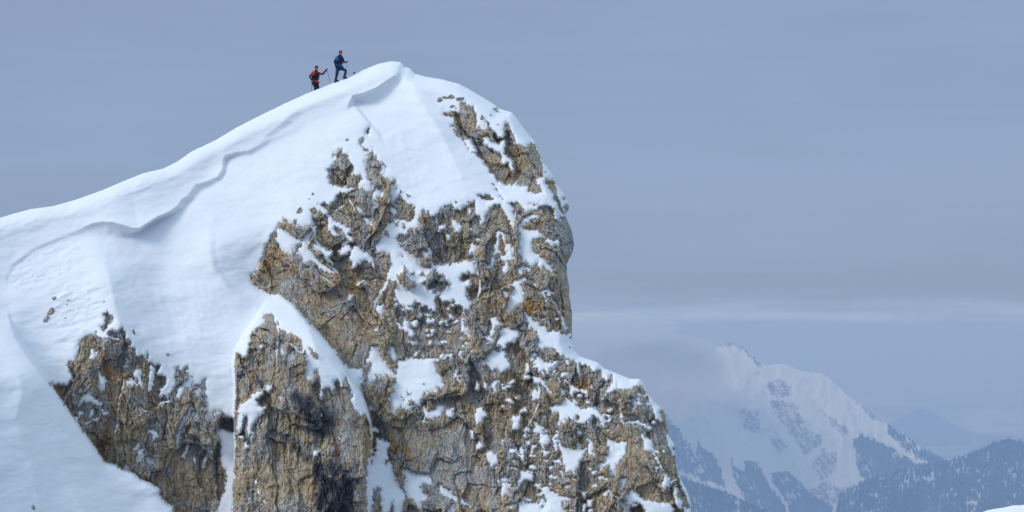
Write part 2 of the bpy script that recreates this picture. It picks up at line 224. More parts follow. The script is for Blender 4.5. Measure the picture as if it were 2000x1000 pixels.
# single stones in the snow: centre x, y, half width, half height, lean, (label, group)
STONES = [(858,198,5,7,.2,('leftmost dark stone at the top of the brown crag',None)),(871,192,7,4,-.3,('dark stone right beside the leftmost one above the brown crag',None)),(882,191,6,7,.1,('tallest pale-sided stone in the row above the brown crag',None)),(898,195,7,5,.4,('rightmost stone of the row above the brown crag',None)),
  (883,209,5,4,.6,('small dark stone just under the row above the brown crag',None)),(891,213,2.5,2,0,('tiny speck of stone right under the row above the crag',None)),(968,217,4.5,6.5,0,('lone dark stone near the right skyline of the summit',None)),(941,233,3,8,.1,('slim upright stone right of the brown crag top',None)),
  (958,226,2,3.5,.2,('tiny stone between the slim upright stone and the lone skyline stone',None)),(972,244,2.5,2,0,('tiny stone in the snow left of the sharp rock spire',None)),(882,247,6,2.5,.2,('upper of two flat stone slivers left of the brown crag',None)),(886,254,4,2.5,.4,('lower of two flat stone slivers left of the brown crag',None)),(677,275,2.5,4.5,.1,('lone small stone in the snow above the broken rock rib',None)),
  (105,584,5,4,.5,('upper stone of the group on the far left snow bulge',None)),(134,587.5,3.5,2.5,.2,('stone right of the upper one on the far left snow bulge',None)),(98,612,6,10,.5,('larger leaning stone on the far left snow bulge',None)),(89,626,5,8,.4,('stone touching the lower end of the larger leaning stone',None)),
  (204,590.5,3,2,0,('tiny stone directly above the left outcrop top',None)),(127,622.5,4,2,0,('lowest stone speck on the far left snow bulge',None)),(131,596,1.8,1.8,0,('tiniest speck under the second stone on the left bulge',None)),(261,652,2.5,7.5,-.1,('thin upright dark stone beside the left outcrop top',None)),(326,693,5,3.5,.2,('lone stone in the snow right of the left outcrop',None)),
  (610,381,2.5,4.5,.2,('taller of two stones high in the snow left of the face',None)),(604,389,2.2,2,0,('lower left of two stones high in the snow',None)),(584,415,5,10,.3,('tall stone in the snow just left of the face',None)),(890.5,397,2.4,5,0,('slim stone on the upper rim of the face right of the couloir',None)),(64,993,4,6,0,('stone poking from the near slope at the lower left',None)),
  (828,751,3,2.6,0,('single stone in the wide snow patch low on the face',None)),(1112,679,3,2.4,.5,('single stone on the snowy ledge at the right skyline',None)),(692,143,3.0,1.8,-.5,('tiny dark stone on the skyline ahead of the mountaineers',None)),
  (577,432,5,4,0,('flat stone at the foot of the tall one left of the face',None)),(606,410,2.5,3,0,('tiny stone right of the tall one left of the face',None)),(935,430,3,4,0,('stone in the snow notch on the upper rim of the face',None)),(913,395,2,3,0,('small stone just right of the slim stone on the rim',None)),(1065,337,2,3,0,('tiny stone in the snow strip by the right skyline',None)),(836,414,3,5,0,('leftmost small stone on the upper rim beside the couloir',None))]
# ---------------------------------------------------------------- numeric fields on the sheet
GX0, GY0, GW, GH = -84, 84, 1500, 1010
XX, YY = np.meshgrid(np.arange(GW) + GX0 + 0.0, np.arange(GH) + GY0 + 0.0)
M = 1 / 35.0                                                     # metres per sheet unit

def poly_mask(polys, o=(GX0, GY0)):
    """cells whose centre lies inside any of the polygons"""
    m = np.zeros((GH, GW), bool)
    for P in polys:
        A = np.array(P) - o; B = np.roll(A, -1, 0)
        x0, y0 = np.clip(np.floor(A.min(0)).astype(int), 0, (GW - 1, GH - 1)); x1, y1 = np.clip(np.ceil(A.max(0)).astype(int) + 1, 1, (GW, GH))
        if x1 <= x0 or y1 <= y0: continue
        t = np.zeros((y1 - y0, x1 - x0 + 1), np.int32)
        for (ax, ay), (bx, by) in zip(A, B):
            if ay == by: continue
            if ay > by: ax, ay, bx, by = bx, by, ax, ay
            r = np.arange(max(y0, int(math.ceil(ay))), min(y1, int(math.ceil(by))))
            if len(r) == 0: continue
            xc = ax + (r - ay) * (bx - ax) / (by - ay)
            np.add.at(t, (r - y0, np.clip(np.ceil(xc) - x0, 0, x1 - x0).astype(int)), 1)
        m[y0:y1, x0:x1] |= (np.cumsum(t, 1)[:, :-1] % 2).astype(bool)
    return m

def blur(a, s):
    """gaussian blur (mirrored edges)"""
    p = int(3 * s) + 2
    b = np.pad(a, p, mode='reflect')
    fy = np.fft.fftfreq(b.shape[0])[:, None]; fx = np.fft.rfftfreq(b.shape[1])[None]
    k = np.exp(-2 * (np.pi * s) ** 2 * (fx * fx + fy * fy))
    return np.fft.irfft2(np.fft.rfft2(b) * k, s=b.shape)[p:-p, p:-p]

def capped_dist(m, R):
    """distance to the nearest True cell, up to R"""
    big = float(R + 1)
    d = np.where(m, 0.0, big * big)
    for ax in (1, 0):
        o = d.copy()
        for k in range(1, R + 1):
            sl_a = [slice(None)] * 2; sl_b = [slice(None)] * 2
            sl_a[ax] = slice(k, None); sl_b[ax] = slice(None, -k)
            sa, sb = tuple(sl_a), tuple(sl_b)
            o[sa] = np.minimum(o[sa], d[sb] + k * k)
            o[sb] = np.minimum(o[sb], d[sa] + k * k)
        d = o
    return np.minimum(np.sqrt(d), big)

def sdf(m, R):
    """signed distance, positive inside, worked out in the window where it matters"""
    ys, xs = np.nonzero(m)
    y0, y1 = max(0, ys.min() - R - 2), ys.max() + R + 3; x0, x1 = max(0, xs.min() - R - 2), xs.max() + R + 3
    out = np.full(m.shape, -(R + 1.0)); w = m[y0:y1, x0:x1]
    out[y0:y1, x0:x1] = capped_dist(~w, R) - capped_dist(w, R)
    return out

rng = np.random.RandomState(7)
PERM = rng.permutation(4096)
RAND = rng.rand(4096, 4)
def hsh(ix, iy, seed):
    return PERM[(PERM[(ix * 1 + seed * 131) & 4095] + iy) & 4095]

def noise(x, y, seed=0):
    xi = np.floor(x).astype(np.int64); yi = np.floor(y).astype(np.int64)
    fx = x - xi; fy = y - yi
    ux = fx * fx * fx * (fx * (fx * 6 - 15) + 10); uy = fy * fy * fy * (fy * (fy * 6 - 15) + 10)
    def g(ax, ay, dx, dy):
        a = RAND[hsh(ax, ay, seed), 0] * 2 * np.pi
        return np.cos(a) * dx + np.sin(a) * dy
    a = g(xi, yi, fx, fy); b = g(xi + 1, yi, fx - 1, fy)
    c = g(xi, yi + 1, fx, fy - 1); d = g(xi + 1, yi + 1, fx - 1, fy - 1)
    return 1.5 * ((a + (b - a) * ux) + ((c + (d - c) * ux) - (a + (b - a) * ux)) * uy)

def fbm(x, y, seed=0, o=4, gain=.5):
    s = 0; a = 1
    for i in range(o):
        s = s + a * noise(x * 2 ** i, y * 2 ** i, seed + i); a *= gain
    return s

def cells(x, y, seed):
    """nearest cell: random numbers, offset from its centre, and how far the border is"""
    xi = np.floor(x).astype(np.int64); yi = np.floor(y).astype(np.int64)
    f1 = np.full(x.shape, 9.0); f2 = np.full(x.shape, 9.0)
    idx = np.zeros(x.shape, np.int64); ox = np.zeros(x.shape); oy = np.zeros(x.shape)
    for a in (-1, 0, 1):
        for b in (-1, 0, 1):
            h = hsh(xi + a, yi + b, seed)
            dx = x - (xi + a + .1 + .8 * RAND[h, 0]); dy = y - (yi + b + .1 + .8 * RAND[h, 1])
            d = np.sqrt(dx * dx + dy * dy)
            n = d < f1
            f2 = np.where(n, f1, np.minimum(f2, d))
            f1 = np.where(n, d, f1); idx = np.where(n, h, idx); ox = np.where(n, dx, ox); oy = np.where(n, dy, oy)
    return RAND[(idx * 7 + 3) & 4095], ox, oy, f2 - f1

def polyline(pts, vals=None):
    """distance to a polyline, side (+1 = above / left of its run) and a value interpolated along it"""
    bd = np.full(XX.shape, 1e9); side = np.zeros(XX.shape); v = np.zeros(XX.shape)
    for i in range(len(pts) - 1):
        (x1, y1), (x2, y2) = pts[i], pts[i + 1]
        ex, ey = x2 - x1, y2 - y1
        L = ex * ex + ey * ey
        t = np.clip(((XX - x1) * ex + (YY - y1) * ey) / L, 0, 1)
        dx = XX - x1 - t * ex; dy = YY - y1 - t * ey
        d = np.sqrt(dx * dx + dy * dy)
        n = d < bd
        bd = np.where(n, d, bd); side = np.where(n, np.sign(ey * dx - ex * dy), side)
        if vals is not None: v = np.where(n, vals[i] + t * (vals[i + 1] - vals[i]), v)
    return bd, side, v

def smooth01(a): a = np.clip(a, 0, 1); return a * a * (3 - 2 * a)

in_out = poly_mask([OUTLINE])
pin_m = poly_mask([PINNACLE]); fore_m = poly_mask([FORE]) 
rock = poly_mask(MAIN_ROCK) | poly_mask(UPPER_ROCK) | poly_mask(MID_BITS) | poly_mask(LEFT_ROCK)
rock &= ~pin_m
rock |= poly_mask(PIN_ROCK) & pin_m
rock &= ~poly_mask(PATCHES) | pin_m
rock &= ~(poly_mask(PIN_PATCHES) & pin_m)
rock |= poly_mask(ISLANDS) & ~pin_m
rock |= poly_mask(CAVE)
rock &= ~fore_m
# frayed edges: the drawn borders wander by a few units
_wx = 1.6 * noise(XX / 8, YY / 10, 401) + 1.2 * noise(XX / 3.4, YY / 4.4, 402); _wy = 2.2 * noise(XX / 8, YY / 10, 403) + 1.6 * noise(XX / 3.4, YY / 4.4, 404)
rock = rock[np.clip(np.rint(YY - GY0 + _wy), 0, GH - 1).astype(int), np.clip(np.rint(XX - GX0 + _wx), 0, GW - 1).astype(int)]
# ---------------------------------------------------------------- relief of the face: slopes painted per facet, then integrated
rk = rock.astype(float)
gy = -0.88 + .68 * blur(rk, 4)
gx = np.zeros_like(gy)
def facet(poly, fgx, fgy=None, soft=9, amount=1.0):
    global gx, gy
    m = blur(poly_mask(T(0, 0, 1, poly)).astype(float), soft) * amount
    gx = gx * (1 - m) + fgx * m
    if fgy is not None: gy = gy * (1 - m) + fgy * m
facet('-90,380 330,320 330,700 -90,700', .15, None, 40)
facet('0,560 30,500 115,462 180,462 200,560 225,650 120,760 40,680', -.28, -.78, 8)
facet('215,500 310,490 350,700 300,690 250,640 222,580', 1.0, -.6, 26)
facet('-90,350 240,345 420,270 600,180 760,115 790,125 690,200 560,255 440,300 350,390 250,440 100,460 -90,520', .85, -.66, 12)
facet('330,420 410,400 410,560 470,640 400,700 350,640', .02, -.86, 20)
facet('418,470 424,520 445,560 500,598 525,575 490,545 500,500 512,470', .85, -.30, 11)
facet('440,330 520,290 690,215 715,260 640,320 600,400 520,430 440,430', -.2, -.95, 22)
facet('742,205 800,150 815,200 870,300 930,390 800,390 760,320 730,250', -.08, -.95, 12)
facet('804,150 830,160 880,220 900,280 960,350 985,385 945,380 880,300 835,215', .5, -.8, 6)
facet('830,152 900,166 960,203 1045,280 1040,290 980,240 900,190', .3, -1.25, 8)
facet('495,545 530,570 600,620 680,720 715,700 715,640 660,560 600,520 540,515', -.5, .12, 6)
facet('520,460 570,430 720,520 720,600 600,520 520,520', -.25, -.3, 10)
facet('700,300 760,340 780,420 740,520 720,640 700,640 700,500', .3, -.15, 10)
facet('1040,280 1130,400 1130,680 1060,600 1070,480', .62, -.12, 12)
facet('1200,740 1330,800 1390,1090 1270,1090 1270,900', .4, -.2, 14)
facet('930,430 990,400 1010,480 990,640 1010,800 1000,1090 940,1090 900,700', -.12, -.12, 10)
facet('455,1090 455,690 520,600 560,640 560,1090', -.38, -.1, 10)
facet('600,690 700,740 735,900 730,1090 640,1090', .28, -.12, 14)
facet('542,580 585,605 612,650 625,720 700,760 712,780 730,800 690,720 620,630 580,580', .55, -.72, 4)
facet('-90,640 40,640 340,990 350,1090 -90,1090', 1.05, -.5, 14)
facet('205,905 313,957 340,990 350,1090 300,1090', .35, -.9, 5)
facet('100,750 160,830 210,900 300,1000 320,900 240,700', -.15, -.2, 12)
facet('290,660 420,740 440,1000 340,1000 280,800', .18, -.15, 14)
gx += .10 * fbm(XX / 130, YY / 170, 11, 3) ; gy += .10 * fbm(XX / 150, YY / 130, 17, 3)

def integrate(gx, gy):
    gx = gx[::2, ::2] * 2; gy = gy[::2, ::2] * 2                  # half resolution, mirrored, solved in frequency space
    h, w = gx.shape
    X = np.block([[gx, -gx[:, ::-1]], [gx[::-1], -gx[::-1, ::-1]]])
    Y = np.block([[gy, gy[:, ::-1]], [-gy[::-1], -gy[::-1, ::-1]]])
    fx = 2j * np.pi * np.fft.fftfreq(2 * w)[None]; fy = 2j * np.pi * np.fft.fftfreq(2 * h)[:, None]
    den = np.abs(fx) ** 2 + np.abs(fy) ** 2; den[0, 0] = 1
    F = (np.conj(fx) * np.fft.fft2(X) + np.conj(fy) * np.fft.fft2(Y)) / den
    z = np.real(np.fft.ifft2(F))[:h, :w]
    z = np.repeat(np.repeat(z, 2, 0), 2, 1)[:GH, :GW]
    return blur(z, 1.6)
BASE = integrate(gx, gy) * M * 0.9
BASE += 120.0 - BASE[575 - GY0, 520 - GX0]

def lip(pts, amp, w, ramp, hollow=.8):
    """snow standing proud above an edge, falling back to the slope beyond it"""
    global LIPS
    d, s, a = polyline(pts, amp)
    a = blur(a, 11)
    r = blur(polyline(pts, ramp)[2], 9) if isinstance(ramp, list) else ramp
    up = np.where(s > 0, d, 0)
    f = np.where(s > 0, np.exp(-up / w), 1 - smooth01(d / r) - hollow * np.exp(-d / 24) * (1 - np.exp(-d / 5)))
    LIPS -= a * f
LIPS = np.zeros_like(BASE)
lip(T(0, 0, 1, '60,487 115,461 150,450 180,437 200,433 220,434 241,440 260,446 272,447 288,437 307,425 332,414 348,401 354,391 367,382 382,362 400,356 425,345 434,332 436,311 441,304 462,297 487,294 505,284 522,274 550,262 575,250 612,222')[0],
    [0, .04, .12, .30, .55, .75, .9, 1.0, 1.0, .9, .70, .50, .38, .28, .25, .24, .22, .20, .22, .24, .24, .20, .17, .13, .10, .06, .03, 0], 56,
    [6, 8, 12, 20, 30, 34, 30, 18, 4, 3, 5, 8, 12, 14, 15, 15, 14, 10, 6, 5, 6, 8, 10, 12, 10, 12, 12, 12])
lip(T(0, 0, 1, '505,281 525,259 550,241 587,209 640,190')[0], [0, .10, .12, .08, 0], 26, 14)
lip(T(0, 0, 1, '8,575 10,540 25,515 60,488 112,464 140,464 160,460 180,453 200,455 215,464 230,478')[0], [0, .07, .10, .09, .07, .04, .04, .05, .04, .03, 0], 50, 8, .3)
lip(T(0, 0, 1, '676,212 684,198 690,187 712,182 737,171 757,157 772,147 787,135')[0], [0, .15, .75, .8, .75, .6, .4, .1], 44, [6, 8, 20, 26, 28, 24, 18, 10])
def ridge(pts, amp, wl, wr):
    global LIPS
    d, s, a = polyline(T(0, 0, 1, pts)[0], amp)
    a = blur(a, 12)
    w = np.where(s > 0, wl, wr)
    LIPS -= a * np.exp(-np.sqrt(d * d + 4) / w)
def scoop(pts, amp, w, ramp):
    """the ground beyond an edge drops back: forward side = right of the run"""
    global LIPS
    d, s, a = polyline(T(0, 0, 1, pts)[0], amp)
    a = blur(a, 12)
    LIPS -= a * np.where(s < 0, np.exp(-d / w), 1 - smooth01(d / ramp))
ridge('196,470 204,500 213,540 222,580 235,640 250,690 262,730', [0, .12, .42, .5, .45, .3, 0], 34, 46)
ridge('800,135 812,185 830,216 850,242 868,272 885,315 910,365', [.1, .25, .3, .3, .25, .2, 0], 30, 18)
ridge('535,573 570,600 603,640 612,670 620,720', [.3, .4, .4, .3, 0], 26, 20)
ridge('20,700 45,760 30,820 60,900 80,1000', [0, .3, .35, .3, .2], 30, 30)
ridge('100,860 130,940 190,1040', [0, .2, .25], 26, 20)
ridge('640,320 600,400 580,470', [0, .2, 0], 60, 60)
scoop('420,400 409,440 407,488 415,526 442,562 470,586 500,600', [0, .05, .12, .2, .24, .2, .05], 120, 16)
scoop('668,180 685,200 700,220 722,246 737,262 745,285', [0, 0, .32, .36, .15, 0], 60, 7)
# whole bodies standing in front of the face
pin_sd = sdf(pin_m, 26)
fore_sd = sdf(fore_m, 28)
PINOFF = -2.6 * smooth01((YY - 575) / 130) * np.where(pin_sd > 0, 1 - .22 * np.clip(1 - pin_sd / 22, 0, 1) ** 2, 0)
FOREOFF = -3.2 * smooth01((YY - 600) / 160) * np.where(fore_sd > 0, 1 - .12 * np.clip(1 - fore_sd / 26, 0, 1) ** 2, 0)
cave = poly_mask(CAVE)
OFF = blur(PINOFF, 1.5) + blur(FOREOFF, 1.5) + blur(cave * .15, 2.0)
out_sd = sdf(in_out, 30)
EDGE = blur(1.5 * (1 - np.clip(out_sd, -1, 28) / 28) ** 2, 1.5) * (.5 + .5 * smooth01((XX - 420) / 250))

# ---------------------------------------------------------------- broken limestone
def crags(ang, seed, where):
    XX_, YY_ = XX[where], YY[where]
    c, s = math.cos(ang), math.sin(ang)
    wx = XX_ + 10 * noise(XX_ / 60, YY_ / 60, seed) + 2.2 * noise(XX_ / 12, YY_ / 12, seed + 1); wy = YY_ + 14 * noise(XX_ / 66, YY_ / 66, seed + 5) + 3 * noise(XX_ / 14, YY_ / 14, seed + 6)
    u = wx * c + wy * s; v = -wx * s + wy * c
    D = np.zeros_like(u); C = np.zeros_like(u)
    for su, sv, amp, tilt, crack in ((95, 210, .45, .5, .04), (46, 88, .30, .52, .07), (20, 38, .15, .25, .035), (8, 15, .06, .10, .01)):
        r, ox, oy, e = cells(u / su, v / sv, seed + int(su))
        D += amp * (r[..., 0] - .5) * 1.6 + tilt * (ox * (r[..., 1] - .5) * 1.3 + oy * (r[..., 2] - .40) * 1.4) * (su / 40 if su > 40 else 1)
        k = np.exp(-(e / .085) ** 2)
        D -= crack * k; C = np.maximum(C, k * r[..., 3])
    f = 1 - np.abs(noise(u / 13, v / 70, seed + 21)) * 2
    D += .09 * f * (.5 + .5 * noise(u / 60, v / 60, seed + 22))
    D += .045 * (1 - 2 * np.abs(fbm(u / 7, v / 17, seed + 23, 3)))
    D += .075 * fbm(u / 5.0, v / 11, seed + 25, 3, .8)
    o1 = np.zeros(XX.shape); o2 = np.zeros(XX.shape); o1[where] = D; o2[where] = C
    return o1, o2
calm0 = blur(poly_mask(T(0, 0, 1, '1180,855 1260,850 1300,960 1260,985 1210,930;1190,825 1270,830 1270,860 1200,855;840,680 760,690 770,640 900,640 900,690; 505,720 560,700 600,760 540,800;640,760 700,760 715,900 660,880; 510,560 610,610 700,720 715,690 700,610 640,580 560,530; 760,830 900,830 990,990 860,990;500,900 610,900 610,1000 520,1000;320,880 380,880 380,960 330,960')).astype(float), 10)
spr = blur(poly_mask(T(0, 0, 1, '880,640 1340,760 1400,1090 960,1090 980,800;560,420 760,380 760,700 700,560;780,560 930,560 930,720 780,720;1040,560 1120,560 1120,700 1040,700;150,640 420,720 430,860 160,840')).astype(float), 20)
# scraps of snow caught on small ledges
fr, fx_, fy_, _ = cells(XX / 15 + .35 * noise(XX / 30, YY / 30, 94), YY / 10 + .3 * noise(XX / 25, YY / 25, 95), 93)
lens = (fx_ * 15 / (2.0 + 6.0 * fr[..., 1])) ** 2 + ((fy_ * 10 + 1.5 * fx_ * 15 * (fr[..., 2] - .5)) / (1.2 + 2.6 * fr[..., 3])) ** 2
rock &= ~((lens < 1) & (fr[..., 0] < .02 + .17 * spr) & (spr + .45 * noise(XX / 45, YY / 45, 96) > .42) & (XX > 760) & (calm0 < .35) & ~poly_mask(ISLANDS))
sd_snow = -sdf(rock, 18)
near = smooth01((-sd_snow + .5) / 7)
ow = blur(poly_mask(T(0, 0, 1, '480,440 600,380 690,420 760,560 720,720 600,640 480,560;880,200 1000,230 1060,370 960,350;1040,400 1110,400 1120,560 1040,560')).astype(float), 22)
D1, C1 = crags(math.radians(-4), 100, (sd_snow < 8) & (ow < .995))
D2, C2 = crags(math.radians(-38), 200, (sd_snow < 8) & (ow > .005))
DET = D1 * (1 - ow) + D2 * ow; CRK = C1 * (1 - ow) + C2 * ow
calm = calm0
cols_ = blur(poly_mask(T(0, 0, 1, '940,430 1010,420 1090,560 1080,760 1060,1000 960,1000 920,700;460,700 720,720 720,1000 460,1000;300,720 450,740 440,1000 330,1000')).astype(float), 20)
DET += .16 * cols_ * (1 - 2.4 * np.abs(noise((XX + .05 * YY) / 30 + .35 * noise(XX / 50, YY / 90, 92), YY / 230, 91))) * near
DET *= 1 - .55 * calm
knob = cells(XX / 9 + .4 * noise(XX / 11, YY / 11, 61), YY / 9 + .4 * noise(XX / 11, YY / 11, 62), 63)
DET += .045 * (1 - np.clip(np.hypot(knob[1], knob[2]) / .6, 0, 1) ** 2) * (knob[0][..., 0] > .35) * (1 - calm)
DETs = blur(DET, 4.5)
LOW = BASE + LIPS + OFF + EDGE - DETs * near - .35 * blur((poly_mask(ISLANDS) & ~pin_m).astype(float), 3)
FINE = (DET - DETs) * smooth01((-sd_snow + 5) / 6)
UP = blur(np.gradient(blur(DET, 1.0), axis=0) / M, .8)            # ledges facing the sky
bare = 1 - smooth01(calm * 1.3) 
FINE *= 1 - .72 * smooth01(sd_snow / 3.5)
S_EFF = np.maximum(sd_snow, -6.8) + 1.1 + 2.2 * noise(XX / 3.1, YY / 4.2, 79) + 2.0 * noise(XX / 6.5, YY / 11, 78) + np.clip(UP - .85, 0, 1.9) * (2.0 + 6.5 * spr) * bare * smooth01(noise(XX / 30, YY / 30, 77) * 2 + .75)
def thick(s): return np.where(s > 0, .17 * (1 - np.exp(-s / 2.6)), .055 * np.maximum(s, -16))
wind = .027 * fbm(XX / 34 + .5 * noise(XX / 80, YY / 80, 31) + YY / 60, YY / 15, 32, 3) + .11 * fbm(XX / 120 + YY / 200, YY / 75, 35, 2)
runs = blur(poly_mask(T(0, 0, 1, '230,560 420,520 470,800 400,800 300,720;500,330 690,260 640,330 560,420;740,260 840,230 930,380 800,390')).astype(float), 25)
wind += .022 * runs * noise((XX - .28 * YY) / 11 + .4 * noise(XX / 40, YY / 40, 51), YY / 150, 52) + .002 * noise(XX / 26, YY / 3.6, 53)
rough = blur(poly_mask(T(0, 0, 1, '18,545 30,515 110,470 170,470 165,540 120,545 40,570;-90,425 60,410 200,372 330,330 360,345 200,400 60,440 -90,460;100,560 200,540 210,620 120,680')).astype(float), 8)
wind += rough * .045 * fbm(XX / 20 + YY / 26 + .6 * noise(XX / 19, YY / 19, 47), YY / 9 + XX / 30, 41, 4, .6)
ROCKY = LOW - FINE
SNOWY = LOW - thick(S_EFF) - wind * np.clip(sd_snow / 14, 0, 1) 
# ================================================================= building helpers
def at(px, py, Y):
    """a point of the sheet at distance Y, in metres"""
    return np.stack([(px - PX / 2) / FOC * Y, Y, (HOR - py) / FOC * Y], -1)

def samp(F, x, y):
    u = min(max(x - GX0, 0), GW - 1.001); v = min(max(y - GY0, 0), GH - 1.001)
    i, j = int(v), int(u); a, b = v - i, u - j
    return (F[i, j] * (1 - b) + F[i, j + 1] * b) * (1 - a) + (F[i + 1, j] * (1 - b) + F[i + 1, j + 1] * b) * a

def mesh_np(name, co, faces, mats, parent=None, smooth=True, cols=None, midx=None):
    """faces: int array (n,4) or (n,3)"""
    me = bpy.data.meshes.new(name)
    n, k = faces.shape
    me.vertices.add(len(co)); me.vertices.foreach_set('co', np.ascontiguousarray(co, np.float32).ravel())
    me.loops.add(n * k); me.loops.foreach_set('vertex_index', faces.astype(np.int32).ravel())
    me.polygons.add(n); me.polygons.foreach_set('loop_start', np.arange(0, n * k, k, dtype=np.int32))
    me.polygons.foreach_set('use_smooth', np.full(n, smooth))
    for m in (mats if isinstance(mats, (list, tuple)) else [mats]): me.materials.append(m)
    if midx is not None: me.polygons.foreach_set('material_index', midx.astype(np.int32))
    if cols is not None:
        at_ = me.color_attributes.new('wear', 'FLOAT_COLOR', 'POINT'); at_.data.foreach_set('color', np.ascontiguousarray(cols, np.float32).ravel())
    me.update(calc_edges=True); me.validate()
    o = bpy.data.objects.new(name, me); COL.objects.link(o)
    if parent is not None: o.parent = parent
    return o

def tag(o, label=None, cat=None, group=None, kind=None):
    for k, v in (('label', label), ('category', cat), ('group', group), ('kind', kind)):
        if v: o[k] = v
    return o

def relief(F, sel, st):
    """vertex grid at stride st; cells wanted (sel at their corner); rim snapped to the outline and carried back as a solid edge.
    Returns coordinates, sheet positions, quads, quad centres (index arrays on the 1-unit sheet)"""
    iy = np.arange(0, GH, st); ix = np.arange(0, GW, st)
    sd = out_sd[np.ix_(iy, ix)]; f = F[np.ix_(iy, ix)]; X = XX[np.ix_(iy, ix)].copy(); Yc = YY[np.ix_(iy, ix)].copy()
    s = sel[np.ix_(iy, ix)]
    ins = sd > 0
    c_in = ins[:-1, :-1] | ins[1:, :-1] | ins[:-1, 1:] | ins[1:, 1:]
    c_sel = s[:-1, :-1] | s[1:, :-1] | s[:-1, 1:] | s[1:, 1:]
    cell = c_in & c_sel
    gyy, gxx = np.gradient(blur(out_sd, 1.0)); gxx = gxx[np.ix_(iy, ix)]; gyy = gyy[np.ix_(iy, ix)]
    g = np.maximum(np.hypot(gxx, gyy), .3)
    mv = np.where(ins, 0, -sd + .2) / g
    X += gxx / g * mv; Yc += gyy / g * mv
    vid = np.arange(f.size).reshape(f.shape)
    q = np.stack([vid[:-1, :-1], vid[1:, :-1], vid[1:, 1:], vid[:-1, 1:]], -1)[cell]
    cy_, cx_ = np.nonzero(cell)
    co = at(X, Yc, f).reshape(-1, 3)
    # rim cells: edges between a wanted cell and a cell wholly outside the outline
    rim = []
    pad = np.pad(cell, 1); padin = np.pad(c_in, 1, constant_values=True)
    for dy, dx, a, b in ((-1, 0, (0, 1), (0, 0)), (1, 0, (1, 0), (1, 1)), (0, -1, (0, 0), (1, 0)), (0, 1, (1, 1), (0, 1))):
        nb = pad[1 + dy:pad.shape[0] - 1 + dy, 1 + dx:pad.shape[1] - 1 + dx]; nbi = padin[1 + dy:padin.shape[0] - 1 + dy, 1 + dx:padin.shape[1] - 1 + dx]
        e = cell & ~nb & ~nbi
        yy_, xx_ = np.nonzero(e)
        rim.append(np.stack([vid[yy_ + a[0], xx_ + a[1]], vid[yy_ + b[0], xx_ + b[1]], yy_, xx_], -1))
    rim = np.concatenate(rim)
    return co, q, cy_ * st, cx_ * st, rim, np.stack([gxx / g, gyy / g], -1).reshape(-1, 2), st

def rim_back(co, rim, gdir):
    """carry the outline edge backwards and inwards so that the body has a far side"""
    ids = np.unique(rim[:, :2]); new = {}
    base = len(co); rings = []
    for (back, inn) in ((.35, .10), (1.2, .5), (4.0, 2.2), (11.0, 7.0)):
        p = co[ids].copy()
        p[:, 1] += back; p[:, 0] += gdir[ids, 0] * inn; p[:, 2] -= gdir[ids, 1] * inn
        # keep the ray through the edge from being outgrown by the larger distance
        k = (co[ids, 1] + back * .0) / co[ids, 1]
        rings.append(p)
    lut = np.full(len(co), -1); lut[ids] = np.arange(len(ids))
    co2 = np.concatenate([co] + rings); fs = []; n = len(ids)
    a, b = rim[:, 0], rim[:, 1]
    prev_a, prev_b = a, b
    for r in range(len(rings)):
        na, nb = base + r * n + lut[a], base + r * n + lut[b]
        fs.append(np.stack([prev_b, prev_a, na, nb], -1)); prev_a, prev_b = na, nb
    return co2, fs

def compact(co, faces, extra=None):
    u, inv = np.unique(faces, return_inverse=True)
    return co[u], inv.reshape(faces.shape), (extra[u] if extra is not None else None)

# ================================================================= materials
def new_mat(name):
    global nt
    m = bpy.data.materials.new(name); m.use_nodes = True; nt = m.node_tree; nt.nodes.clear()
    b = N('ShaderNodeBsdfPrincipled'); o = N('ShaderNodeOutputMaterial'); L(b.outputs[0], o.inputs[0])
    return m, b
def NOISE(scale, detail=4, rough=.55, vec=None, dist=0):
    n = N('ShaderNodeTexNoise'); n.inputs['Scale'].default_value = scale; n.inputs['Detail'].default_value = detail
    n.inputs['Roughness'].default_value = rough; n.inputs['Distortion'].default_value = dist
    if vec is not None: L(vec, n.inputs['Vector'])
    return n.outputs[0]
def OBJ(scale=(1, 1, 1), rot=(0, 0, 0)):
    t = N('ShaderNodeTexCoord'); m = N('ShaderNodeMapping'); m.inputs['Scale'].default_value = scale; m.inputs['Rotation'].default_value = rot
    L(t.outputs['Object'], m.inputs[0]); return m.outputs[0]
def MIXC(f, a, b):
    n = N('ShaderNodeMix', data_type='RGBA')
    for i, v in ((0, f), (6, a), (7, b)):
        if isinstance(v, (int, float)): n.inputs[i].default_value = v
        elif isinstance(v, tuple): n.inputs[i].default_value = (*v, 1)
        else: L(v, n.inputs[i])
    return n.outputs[2]
def RAMP(f, *stops):
    r = N('ShaderNodeValToRGB'); L(f, r.inputs[0]); e = r.color_ramp.elements
    while len(e) < len(stops): e.new(.5)
    for x, (p, c) in zip(e, stops): x.position = p; x.color = (*(c if isinstance(c, tuple) else (c, c, c)), 1)
    return r.outputs[0]
def BUMP(b, h, dist, strength=1.0):
    n = N('ShaderNodeBump'); n.inputs['Distance'].default_value = dist; n.inputs['Strength'].default_value = strength
    L(h, n.inputs['Height']); L(n.outputs[0], b.inputs['Normal'])

snow_mat, b = new_mat('snow')
v = OBJ()
n1 = NOISE(.35, 3, .5, v); n2 = NOISE(9, 4, .6, v)
L(MIXC(n1, (.835, .865, .905), (.885, .90, .92)), b.inputs['Base Color'])
b.inputs['Roughness'].default_value = .62; b.inputs['Specular IOR Level'].default_value = .25
hs = MATH('ADD', MATH('MULTIPLY', n2, .5), MATH('MULTIPLY', NOISE(1.3, 3, .5, OBJ((.7, .7, 1.5))), .9))
BUMP(b, hs, .035, .55)

